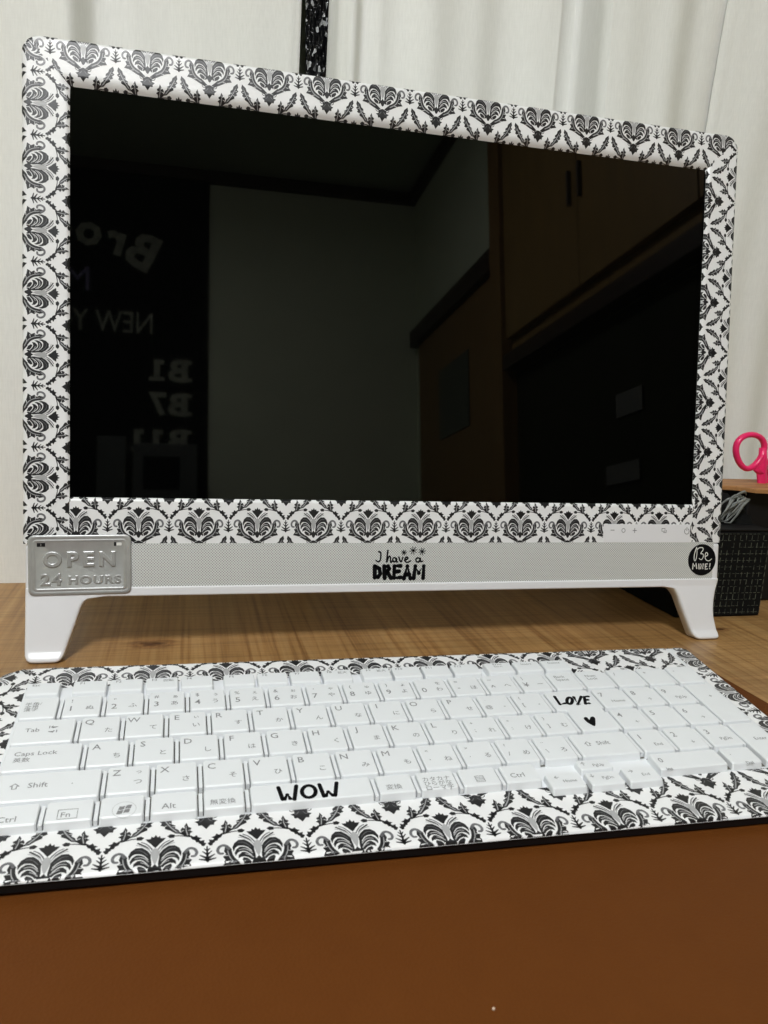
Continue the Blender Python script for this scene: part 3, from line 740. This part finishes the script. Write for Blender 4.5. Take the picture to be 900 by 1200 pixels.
_tc.space_character = 1.42; emboss('OPEN', -0.4, 3.6, 12.4, 1.06, 0.008); _tc.space_character = 1.2
_cache.clear(); emboss('24', -17.0, -8.8, 9.6, 1.15, 0.004); emboss('HOURS', 8.6, -9.4, 7.0, 1.2, 0.008); _tc.space_character = 1.0; _cache.clear()
for x, m2 in ((-22.6, 'black'), (22.4, 'sticker_white')):
    box('slot', (x - 2.4, 11.6, 0.35), (x + 2.4, 14.0, 0.52), 'black', tp, xf=lambda c: TP(c.x, c.y, c.z))
    if m2 != 'black': box('slot_backing', (x - 0.9, 11.75, 0.5), (x + 2.3, 13.8, 0.6), m2, tp, xf=lambda c: TP(c.x, c.y, c.z))
    else: box('slot_backing', (x - 0.2, 11.9, 0.5), (x + 0.1, 13.6, 0.6), 'tin', tp, xf=lambda c: TP(c.x, c.y, c.z))

# ------------------------------------------------------------------ the keyboard. Local frame: x right (u), y away from the viewer (-v), z off the key tops, mm / 1000
KO = Vector((-0.2024, -0.1427, 0.0282)); KYAW, KT = 0.0071, 0.1437
Rk = Matrix.Rotation(KYAW, 3, 'Z')
kx_ = Rk @ Vector((1, 0, 0)); kv_ = Rk @ Vector((0, -math.cos(KT), -math.sin(KT))); kn_ = kx_.cross(-kv_)
BASE0 = (155.0, 35.0, -11.5)
korg = KO + kx_ * BASE0[0] / 1000 + kv_ * BASE0[1] / 1000 + kn_ * BASE0[2] / 1000
kb = empty('keyboard', (0, 0, 0), 'white Japanese keyboard edged with black damask tape, lying on the brown mat', 'keyboard')
kb.matrix_world = Matrix.Translation(korg) @ Matrix((kx_, -kv_, kn_)).transposed().to_4x4()
def KL(u, v, z=0.0): return Vector((u - BASE0[0], -(v - BASE0[1]), z - BASE0[2])) / 1000.0
fv = lambda u: 108.2 + 0.0195 * u
bv = lambda u: -38.2 + 0.0165 * u
deck = round_poly([(-40, fv(-40)), (351.5, fv(351.5)), (352.5, bv(352.5)), (-40, bv(-40))], [10, 8, 5, 16], 7)
DE = half_planes(deck)
DZ = -3.6
def KD(u, v, lift=0.0):
    d = max(0.0, inside_dist((u, v), DE)); r = 1.2
    z = DZ + lift - (r - math.sqrt(max(0, r * r - (r - d) ** 2)) if d < r else 0)
    return KL(u, v, z)
sheet('deck', deck, KD, 3, 1.5, 'key', kb)
inn = round_poly([(-39, fv(-40) - 0.7), (350.7, fv(351.5) - 0.7), (351.5, bv(352.5) + 1), (-39, bv(-40) + 1)], [10, 8, 5, 16], 7)
prism('base', inn, lambda p: KL(p[0], p[1], DZ - 1.1), lambda p: KL(p[0], p[1], DZ - 5.3), 'black', kb)
for u in (20, 290): box('flip_foot', (u - 15, -28, DZ - 24.6), (u + 15, -22, DZ - 5.2), 'black', kb, xf=lambda c: KL(c.x, c.y, c.z))
TL_ = 0.12
def KT_(u, v, lift=0.0): return KD(u, v, TL_ + lift)
def bounded(poly): return clip(poly, DE)
for poly, org, turn, du, dv, lab in (
        ([(-40, 84.6), (352, 84.6), (352, 130), (-40, 130)], (3.4 + 37.0 * 3, fv(114.4) - 17.2), (lambda x, y: (x, -y + 0.0195 * x)), 6, 1.2, 'damask tape along the front edge of the keyboard'),
        ([(-23.4, -45), (264.0, -45), (264.0, -17.6), (-23.4, -17.6)], (72.4, bv(72.4) + 0.3), (lambda x, y: (x, -y + 0.0165 * x)), 6, 1.2, 'damask tape along the back edge of the keyboard'),
        ([(264.1, -45), (337.4, -45), (337.4, -5.2), (264.1, -5.2)], (283, -44.5), (lambda x, y: (x, -y)), 6, 1.5, 'damask tape in the back right corner of the keyboard'),
        ([(-41, -45), (-23.5, -45), (-23.5, 84.5), (-41, 84.5)], (-29.0, 8.0), (lambda x, y: (y, x)), 1.2, 6, 'damask tape down the left edge of the keyboard'),
        ([(340.0, -45), (353, -45), (353, 84.5), (340.0, 84.5)], (335.0, 20.0), (lambda x, y: (-y, x)), 1.2, 6, 'damask tape down the right edge of the keyboard')):
    poly = bounded(poly)
    t = sheet('tape', poly, KT_, du, dv, 'tape', kb); t['label'] = lab
    damask(t, poly, KT_, org, turn, per=37.15, curved=lambda u, v: inside_dist((u, v), DE) < 1.4)

_keymesh = {}
def key_mesh(poly, h, slope):
    k = (tuple(poly), h, slope)
    if k in _keymesh: return _keymesh[k]
    def inset(l, r, bk, f):
        n = len(poly); lines = []
        for i in range(n):
            (x0, y0), (x1, y1) = poly[i], poly[(i + 1) % n]
            if abs(x0 - x1) < 1e-6: lines.append(('x', x0 + (l if y1 > y0 else -r)))    # v grows towards the viewer: left side runs with v
            else: lines.append(('y', y0 + (-f if x1 > x0 else bk)))
        pts = []
        for i in range(n):
            a, c = lines[i - 1], lines[i]; pts.append((a[1], c[1]) if a[0] == 'x' else (c[1], a[1]))
        return pts
    rings = []
    for (l, r, bk, f, z, cr) in ((0, 0, 0, 0, DZ - 0.2, .5), (.12, .12, .25, slope * .82, h - 0.45, .7), (.5, .5, .6, slope + .35, h, .6)):
        rings.append([(x, y, z) for x, y in round_poly(inset(l, r, bk, f), [cr] * len(poly), 1)])
    V, F = [], []; n = len(rings[0])
    for ring in rings: V += [Vector((x, -y, z)) / 1000 for x, y, z in ring]
    for a in range(2):
        for i in range(n): F.append((a * n + i, a * n + (i + 1) % n, (a + 1) * n + (i + 1) % n, (a + 1) * n + i))
    F.append(tuple(range(2 * n, 3 * n)))
    me = mesh_data('key', V, F, 'key'); _keymesh[k] = me; return me
def key(u0, u1, v0, v1, leg=(), poly=None, h=0.0, slope=1.3, gap=1.2, label=None, vg=0.28):
    a0, a1, c0, c1 = u0 + gap, u1 - gap, v0 + vg, v1 - vg
    P = poly or [(a0, c0), (a0, c1), (a1, c1), (a1, c0)]
    ou, ov = P[0]
    me = key_mesh([(round(x - ou, 2), round(y - ov, 2)) for x, y in P], h, slope)
    o = bpy.data.objects.new('key', me); o.location = KL(ou, ov, 0); link(o, kb)
    o.rotation_euler = (math.radians(random.uniform(-.35, .35)), math.radians(random.uniform(-.35, .35)), 0)
    T = []
    for (s, x, y, size, *rest) in leg:
        T += text_tris(s, (u0 + x - ou), -(v0 + y - ov), size * 1.1, *(rest or [0.0 if s in 'MW' else 0.004]))
    if T: tri_mesh('legend', [('legend', h + 0.05, T)], lambda x, y, l: Vector((x, y, l)) / 1000, o)
    if label: o['label'] = label
    return o
L1, L2 = 4.7, 4.6
U0 = -4.7
num = [('1', '!', 'ぬ', ''), ('2', '"', 'ふ', ''), ('3', '#', 'あ', 'ぁ'), ('4', '$', 'う', 'ぅ'), ('5', '%', 'え', 'ぇ'), ('6', '&', 'お', 'ぉ'), ('7', "'", 'や', 'ゃ'), ('8', '(', 'ゆ', 'ゅ'), ('9', ')', 'よ', 'ょ'), ('0', '', 'わ', 'を'), ('-', '=', 'ほ', ''), ('^', '~', 'へ', ''), ('¥', '|', 'ー', '')]
key(-22.9, U0, -4.5, 14.5, [('半角/\n全角\n漢字', 6.2, 8.2, 2.5, 0.0, 1.15)])
for i, (a, s, k1, k2) in enumerate(num):
    key(U0 + 19 * i, U0 + 19 * (i + 1), -4.5, 14.5, [(a, L1, 11.2, 5.2), (s, L1, 5.0, 3.4), (k1, 13.0, 11.0, 3.6), (k2, 13.4, 5.4, 2.9)])
NX = 260.3
key(U0 + 13 * 19, NX, -4.5, 14.5, [('Back\nSpace', 8.4, 7.0, 3.0)])
def letters(u, r, caps, kana, small):
    for i, (c, k1, k2) in enumerate(zip(caps, kana, small)):
        pos = (L1, L2) if c.isalpha() else (L1, 11.4)
        size = 4.8 if c.isalpha() else 3.6
        key(u + 19 * i, u + 19 * (i + 1), 19 * r - 4.5, 19 * r + 14.5, [(c, *pos, size), (k1, 13.2, 11.2, 3.5), (k2 if k2 != ' ' else '', L1 if not c.isalpha() else 13.4, 5.0, 2.7)])
key(-22.9, 4.8, 14.5, 33.5, [('Tab', 9.0, 8.0, 3.6), ('⇤', 17.5, 6.4, 4.0), ('⇥', 17.5, 9.8, 4.0)])
letters(4.8, 1, 'QWERTYUIOP@[', 'たていすかんなにらせ゛゜', '  ぃ       `{')
key(-22.9, 9.55, 33.5, 52.5, [('Caps Lock', 13.2, 6.6, 3.6), ('英数', 8.2, 10.4, 3.0)])
letters(9.55, 2, 'ASDFGHJKL;:]', 'ちとしはきくまのりれけむ', '         +*}')
key(-22.9, 19.05, 52.5, 71.5, [('⇧', 8.6, 8.4, 4.2), ('Shift', 17.2, 8.4, 3.9), ('.', 30.0, 9.0, 4)])
letters(19.05, 3, 'ZXCVBNM,./\\', 'つさそひこみもねるめろ', 'っ      <>?_')
c0, c1, d0, d1 = 14.5 + .28, 52.5 - .28, 33.5, 0
ent = key(232.8, NX, 14.5, 52.5, [('↵', 15.0, 13.4, 3.4)], poly=[(232.8 + 1.2, c0), (232.8 + 1.2, d0), (237.55 + 1.2, d0), (237.55 + 1.2, c1), (NX - 1.2, c1), (NX - 1.2, c0)], label='tall enter key with LOVE and heart stickers')
key(228.05, NX, 52.5, 71.5, [('⇧', 8.0, 8.4, 4.0), ('Shift', 16.0, 8.4, 3.6)])
B0, B1 = 71.5, 85.0
for u0, u1, leg in ((-22.9, -1.7, [('Ctrl', 9.2, 8.6, 3.9)]), (-1.7, 17.85, [('Fn', 8.6, 8.6, 3.6)]), (17.85, 36.6, []), (36.6, 56.8, [('Alt', 8.0, 8.4, 4.0)]), (56.8, 75.2, [('無変換', 8.6, 8.4, 3.1)]), (75.2, 127.9, []),
                    (127.9, 146.0, [('変換', 8.0, 8.4, 3.2)]), (146.0, 165.0, [('カタカナ\nひらがな\nローマ字', 9.4, 8.4, 2.9)]), (165.0, 184.6, [('▤', 9.6, 8.0, 5.0)]), (184.6, 203.6, [('Ctrl', 7.6, 7.6, 3.8)])):
    o = key(u0, u1, B0, B1, leg)
    if u0 == 75.2: space = o; o['label'] = 'wide space bar with WOW sticker'; SPO = (75.2 + 1.2, B0 + .28)
    if u0 == -1.7:
        q = [(4.6, -5.4), (11.6, -5.4), (11.6, -10.6), (4.6, -10.6), (4.6, -5.4)]
        tri_mesh('legend_frame', [('legend', 0.05, stroke_tris(q, 0.35, smooth=False))], lambda x, y, l: Vector((x, y, l)) / 1000, o)
    if u0 == 17.85:
        o['label'] = 'key with a round four-pane flag mark'
        cx, cy = 9.0, -8.2; ring = [(cx + 4.4 * math.cos(i * math.pi / 12), cy + 4.4 * math.sin(i * math.pi / 12)) for i in range(25)]
        T = stroke_tris(ring, 0.16, smooth=False); Q = []
        for ix in (-1, 0):
            for iy in (-1, 0):
                x0, y0 = cx + ix * 2.5 + 0.2, cy + iy * 2.3 + 0.15
                w = lambda x, y: (x + (y - cy) * 0.25, y + 0.35 * math.sin((x - cx) * 1.1))
                c = [w(x0, y0), w(x0 + 1.05, y0), w(x0 + 2.1, y0), w(x0 + 2.1, y0 + 2.0), w(x0 + 1.05, y0 + 2.0), w(x0, y0 + 2.0)]; Q += poly_tris(c)
        tri_mesh('legend', [('ink_pale', 0.05, T), ('legend', 0.05, Q)], lambda x, y, l: Vector((x, y, l)) / 1000, o)
# arrow keys: half height, standing a little forward
def boxed(s, x, y, w=8.0):
    return [(s, x, y, 2.3)]
key(203.6, 222.4, 79.0, 91.0, [('←', 6.0, 3.4, 3.0), ('Home', 11.2, 6.2, 2.4)], h=-0.4)
key(222.4, 241.2, 71.5, 80.2, [('↑', 4.0, 3.2, 3.0), ('PgUp', 11.0, 5.0, 2.4)], h=-0.4)
key(222.4, 241.2, 80.2, 91.0, [('↓', 4.0, 3.0, 3.0), ('PgDn', 11.0, 5.2, 2.4)], h=-0.4)
key(241.2, 260.0, 79.0, 91.0, [('→', 5.0, 3.4, 3.0), ('End', 11.2, 6.2, 2.4)], h=-0.4)
# number pad
for i, (s, sub) in enumerate((('Num\nLock', ''), ('/', ''), ('*', ''), ('-', ''))):
    key(NX + 19 * i, NX + 19 * (i + 1), -4.5, 14.5, [(s, 8.4 if i == 0 else L1, 7.2 if i == 0 else 5.2, 2.9 if i == 0 else 3.6)])
pad = [[('7', 'Home'), ('8', '↑'), ('9', 'PgUp')], [('4', '←'), ('5', ''), ('6', '→')], [('1', 'End'), ('2', '↓'), ('3', 'PgDn')]]
for r, row in enumerate(pad):
    for i, (s, sub) in enumerate(row):
        key(NX + 19 * i, NX + 19 * (i + 1), 14.5 + 19 * r, 33.5 + 19 * r, [(s, L1, 6.0, 4.8), (sub, 11.4, 12.4, 2.8)])
key(NX + 57, NX + 76.4, 14.5, 52.5, [('+', 10, 13, 3.6)]); key(NX + 57, NX + 76.4, 52.5, B1, [('Enter', 11, 14, 3.0)])
key(NX, NX + 38, 71.5, B1, [('0', L1, 5.6, 4.2), ('Ins', 5.4, 12.0, 2.6)]); key(NX + 38, NX + 57, 71.5, B1, [('.', L1, 5.6, 4.0), ('Del', 10.4, 12.4, 2.6)])
# function row: short keys, sloping front
fk = [('Esc', -22.6, -6.6)] + [('F%d' % (i + 1), -1.8 + 16.85 * i, -1.8 + 16.85 * i + 16.6) for i in range(4)]
fk += [('F%d' % (i + 5), 69.7 + 16.85 * i, 69.7 + 16.85 * i + 16.6) for i in range(4)] + [('F%d' % (i + 9), 141.4 + 16.85 * i, 141.4 + 16.85 * i + 16.6) for i in range(4)]
fk += [('Print\nScrn', 211.6, 228.4), ('Insert', 228.6, 245.4), ('Delete', 245.6, 262.4)]
for i, (s, a, c) in enumerate(fk):
    leg = [(s, 4.6, 2.6, 2.5)]
    if i > 12: leg = [(s, 8.2, 3.4, 2.3, 0.0, 1.1)]
    if s in ('F3', 'F8', 'F9'): leg.append(('回転' if s == 'F3' else '拡大', 11.4, 3.4, 2.3))
    key(a, c, -17.4, -4.6, leg, gap=0.5, slope=2.0, h=0.3)
for poly in ([(-21.5, -3.2), (335, -3.2), (335, 70.5), (-21.5, 70.5)], [(-21.5, 70.6), (202, 70.6), (202, 83.5), (-21.5, 83.5)], [(262, 70.6), (335, 70.6), (335, 83.5), (262, 83.5)]):
    sheet('key_gap_shade', poly, lambda u, v: KL(u, v, DZ + 0.25), 400, 400, 'gapshade', kb)  # dark sheets added over the white deck to paint shade into the key gaps
# white ribs between neighbouring keys
bm = bmesh.new()
def rib(u, v0, v1):
    r_ = bmesh.ops.create_cube(bm, size=1)
    for v in r_['verts']: v.co = KL(u + v.co.x * 1.45, (v0 + v1) / 2 + v.co.y * (v1 - v0), -2.1 + v.co.z * 2.6)
for i in range(14): rib(U0 + 19 * i, -3.0, 12.5)
for i in range(13): rib(4.8 + 19 * i, 16, 31.5)
for i in range(13): rib(9.55 + 19 * i, 35, 50.5)
for i in range(12): rib(19.05 + 19 * i, 54, 69.5)
for u in (-1.7, 17.85, 36.6, 56.8, 75.2, 127.9, 146, 165, 184.6): rib(u, 73, 84)
for i in range(4):
    for r in range(-1, 3): rib(NX + 19 * i, 16 + 19 * r, 31.5 + 19 * r)
from_bm('rib_lattice', bm, 'key', kb)
# lettering stickers on keys
def on_key(name, k, org, tris, lab, lift=0.09):
    o = tri_mesh(name, [('sticker_ink', lift, tris)], lambda x, y, l: Vector((x - org[0], -(y - org[1]), l)) / 1000, k); o['label'] = lab
    me = o.data; me.flip_normals(); return o
T = []
for q in WOW: T += stroke_tris(q, 1.75, smooth=len(q) > 10)
on_key('wow_sticker', space, SPO, T, 'black hand-lettered sticker reading WOW')
T = []
LOVE[3] = [(x + 1.0, y) for x, y in LOVE[3]]; LOVE[4] = [(x + 1.0, y) for x, y in LOVE[4]]; LOVE[1] = [(x - 0.2, y) for x, y in LOVE[1]]
for q in LOVE: T += stroke_tris(q, 1.75, smooth=len(q) > 10)
EO = (232.8 + 1.2, c0)
on_key('love_sticker', ent, EO, T, 'black hand-lettered sticker reading LOVE')
on_key('heart_sticker', ent, EO, poly_tris(catmull(HEART + HEART[:1], 3)[:-1]), 'small black heart sticker')

# ------------------------------------------------------------------ things on the right: gridded box, stand, scissors, tassel
bx = empty('storage_box', (0.284, 0.09, 0), 'black box with a pale thread grid beside the right foot', 'box')
bxo = Vector((0.284, 0.09, 0))
box('case', (-0.044, -0.059, 0.0005), (0.0375, 0.06, 0.0735), 'cloth_black', bx, 0.0015, 2)
T = []
rnd = random.Random(3)
nx, nz = 15, 13
for i in range(nx):
    x = -0.042 + i * 0.0056
    for j in range(11):
        z = 0.003 + j * 0.0063
        if rnd.random() < 0.95: T.append(((x + rnd.uniform(-2e-4, 2e-4), z), (x + .00038, z), (x + .00038 + rnd.uniform(-2e-4, 2e-4), z + .0042), (x, z + .0042)))
for j in range(nz):
    z = 0.004 + j * 0.0056
    for i in range(20):
        x = -0.042 + i * 0.0039
        if rnd.random() < 0.85: T.append(((x, z), (x + .0026, z + rnd.uniform(-2e-4, 2e-4)), (x + .0026, z + .00026), (x, z + .00026)))
tri_mesh('thread_grid', [('gridline', 0, T)], lambda x, y, l: (x, -0.0593, y), bx)
box('rim', (-0.0444, -0.0596, 0.0738), (0.0379, 0.0604, 0.0752), 'black', bx, 0.0004, 1)

ps = empty('pen_stand', (0.36, 0.092, 0), 'tall black stand with a pale wooden board top at the right edge', 'stand')
box('body', (-0.032, -0.020, 0.0005), (0.055, 0.034, 0.1007), 'black', ps, 0.002, 2)
bpts = [(-0.066, -0.010), (-0.052, -0.014), (-0.043, -0.0165), (-0.0375, -0.024), (-0.034, -0.031), (-0.02, -0.034), (0.02, -0.036), (0.05, -0.035), (0.05, 0.034), (-0.064, 0.030), (-0.069, 0.01)]
prism('board_top', bpts, lambda p: (p[0], p[1], 0.1047), lambda p: (p[0], p[1], 0.1009), 'board', ps, bevel=0.0008, seg=2)
pch = []
def tube(pts, rads, n=10, closed=False):
    V, F = [], []; P = [Vector(p) for p in pts]; m_ = len(P)
    for i, p in enumerate(P):
        a = P[i - 1] if (i or closed) else P[0]; c = P[(i + 1) % m_] if (i < m_ - 1 or closed) else P[-1]
        t = (c - a).normalized(); s = t.cross(Vector((0, 1, 0)))
        s = s.normalized() if s.length > 1e-3 else Vector((1, 0, 0)); w = s.cross(t); r = rads[i] if isinstance(rads, (list, tuple)) else rads
        rx, ry = r if isinstance(r, tuple) else (r, r)
        for k in range(n):
            an = 2 * math.pi * k / n; V.append(p + s * rx * math.cos(an) + w * ry * math.sin(an))
    for i in range(m_ if closed else m_ - 1):
        for k in range(n):
            a = i * n; c = ((i + 1) % m_) * n; F.append((a + k, a + (k + 1) % n, c + (k + 1) % n, c + k))
    if not closed: F.append(tuple(range(n))[::-1]); F.append(tuple(range((m_ - 1) * n, m_ * n)))
    return V, F
sc = empty('scissors', (0.366, 0.098, 0.1047), 'pink-handled scissors standing in the wooden-topped stand', 'scissors')
def handle(sgn, cx, cz, rx, rz):
    loop = []
    for i in range(28):
        a = 2 * math.pi * i / 28; x = cx + rx * math.cos(a); z = cz + rz * math.sin(a)
        x += sgn * 0.0035 * math.cos(a) * math.sin(a); loop.append((x, 0, z))
    V, F = tube(loop, [(0.0026, 0.0034)] * 28, 10, True)
    n0 = len(V); arm = [(cx - sgn * rx * -1 * 0.93, 0, cz + 0.004), (cx + sgn * (rx + 0.0008), 0, cz - 0.008), (cx + sgn * (rx + 0.0015), 0, cz - rz - 0.002), (cx + sgn * (rx + 0.003), 0, 0.0005), (cx + sgn * (rx + 0.0036), 0, -0.018)]
    V2, F2 = tube(arm, [(0.003, 0.0036), (0.0042, 0.0036), (0.0056, 0.0034), (0.0046, 0.003), (0.004, 0.0025)], 10)
    web = [(cx + sgn * (rx - 0.002), 0, cz - rz * 0.5), (cx + sgn * (rx * 0.55), 0, cz - rz * 0.98), (cx + sgn * (rx + 0.001), 0, cz - rz - 0.004)]
    V3, F3 = tube(web, [0.0026, 0.003, 0.0034], 8)
    V += V2; F += [tuple(i + n0 for i in f) for f in F2]; n1 = len(V); V += V3; F += [tuple(i + n1 for i in f) for f in F3]
    return V, F
Vh, Fh = handle(1, -0.0215, 0.0285, 0.0145, 0.0155)
obj('handle', Vh, Fh, 'pink', sc, smooth=True)
Vh, Fh = handle(-1, 0.0225, 0.0265, 0.0145, 0.0165)
hh = obj('handle', [(v[0], v[1] + 0.0045, v[2]) for v in Vh], Fh, 'pink', sc, smooth=True)
for s in (-1, 1): box('blade', (-0.004 + s * 0.002, -0.0008 + (s + 1) * 0.0016, -0.024), (0.004 + s * 0.002, 0.0004 + (s + 1) * 0.0016, -0.004), 'steel', sc)
box('pivot', (-0.0025, -0.003, 0.012), (0.0025, 0.007, 0.017), 'steel', sc, 0.001, 2)
# loose black cloth with a grey tassel in front of the stand
V, F = [], []; nn_ = 14
for i in range(nn_):
    for j in range(nn_):
        x = -0.024 + 0.044 * i / (nn_ - 1); y = -0.03 + 0.05 * j / (nn_ - 1)
        e = max(abs(i / (nn_ - 1) - .5), abs(j / (nn_ - 1) - .5)) * 2
        z = 0.0225 * (1 - e ** 2.2) + 0.0025 * math.sin(i * 1.3 + j * .7) * (1 - e) + 0.0003
        V.append((x, y, z))
for i in range(nn_ - 1):
    for j in range(nn_ - 1): F.append((i * nn_ + j, (i + 1) * nn_ + j, (i + 1) * nn_ + j + 1, i * nn_ + j + 1))
pu = obj('cloth_pouch', V, F, 'cloth_black', smooth=True); pu.location = (0.303, 0.082, 0.0752)
tag(pu, 'limp black cloth pouch on top of the gridded box', 'pouch')
ta = empty('tassel', (0.300, 0.052, 0.0752), 'grey and white frayed tassel hanging on the black pouch', 'tassel')
rnd = random.Random(11)
for i in range(13):
    a = -0.9 + 1.8 * i / 12; x0, z0 = 0.0085 + rnd.uniform(-.002, .002), 0.0225 + rnd.uniform(-.003, .003)
    L_ = rnd.uniform(0.016, 0.026); pts = []
    for k in range(6):
        t = k / 5; pts.append((x0 - math.cos(a * 0.8) * L_ * t + 0.002 * math.sin(3 * t + i), -0.002 - 0.003 * math.sin(t * 3 + i) , max(0.002, z0 + math.sin(a) * L_ * t * 0.75 - 0.016 * t * t)))
    V, F = tube(pts, [(0.0008, 0.0005), (0.0011, 0.0007), (0.0013, 0.0007), (0.0012, 0.0006), (0.0009, 0.0005), (0.0004, 0.0003)], 6)
    obj('strand', V, F, 'tassel', ta, smooth=True)

cr = bmesh.new(); bmesh.ops.create_icosphere(cr, subdivisions=1, radius=0.0006)
for v in cr.verts: v.co *= rnd.uniform(0.6, 1.2)
cr = from_bm('crumb', cr, 'paper_white'); cr.location = (-0.0615, -0.3248, 0.0027); tag(cr, 'tiny pale crumb on the brown mat near the viewer', 'crumb')
bpy.data.objects.remove(_to)
bpy.data.curves.remove(_tc)
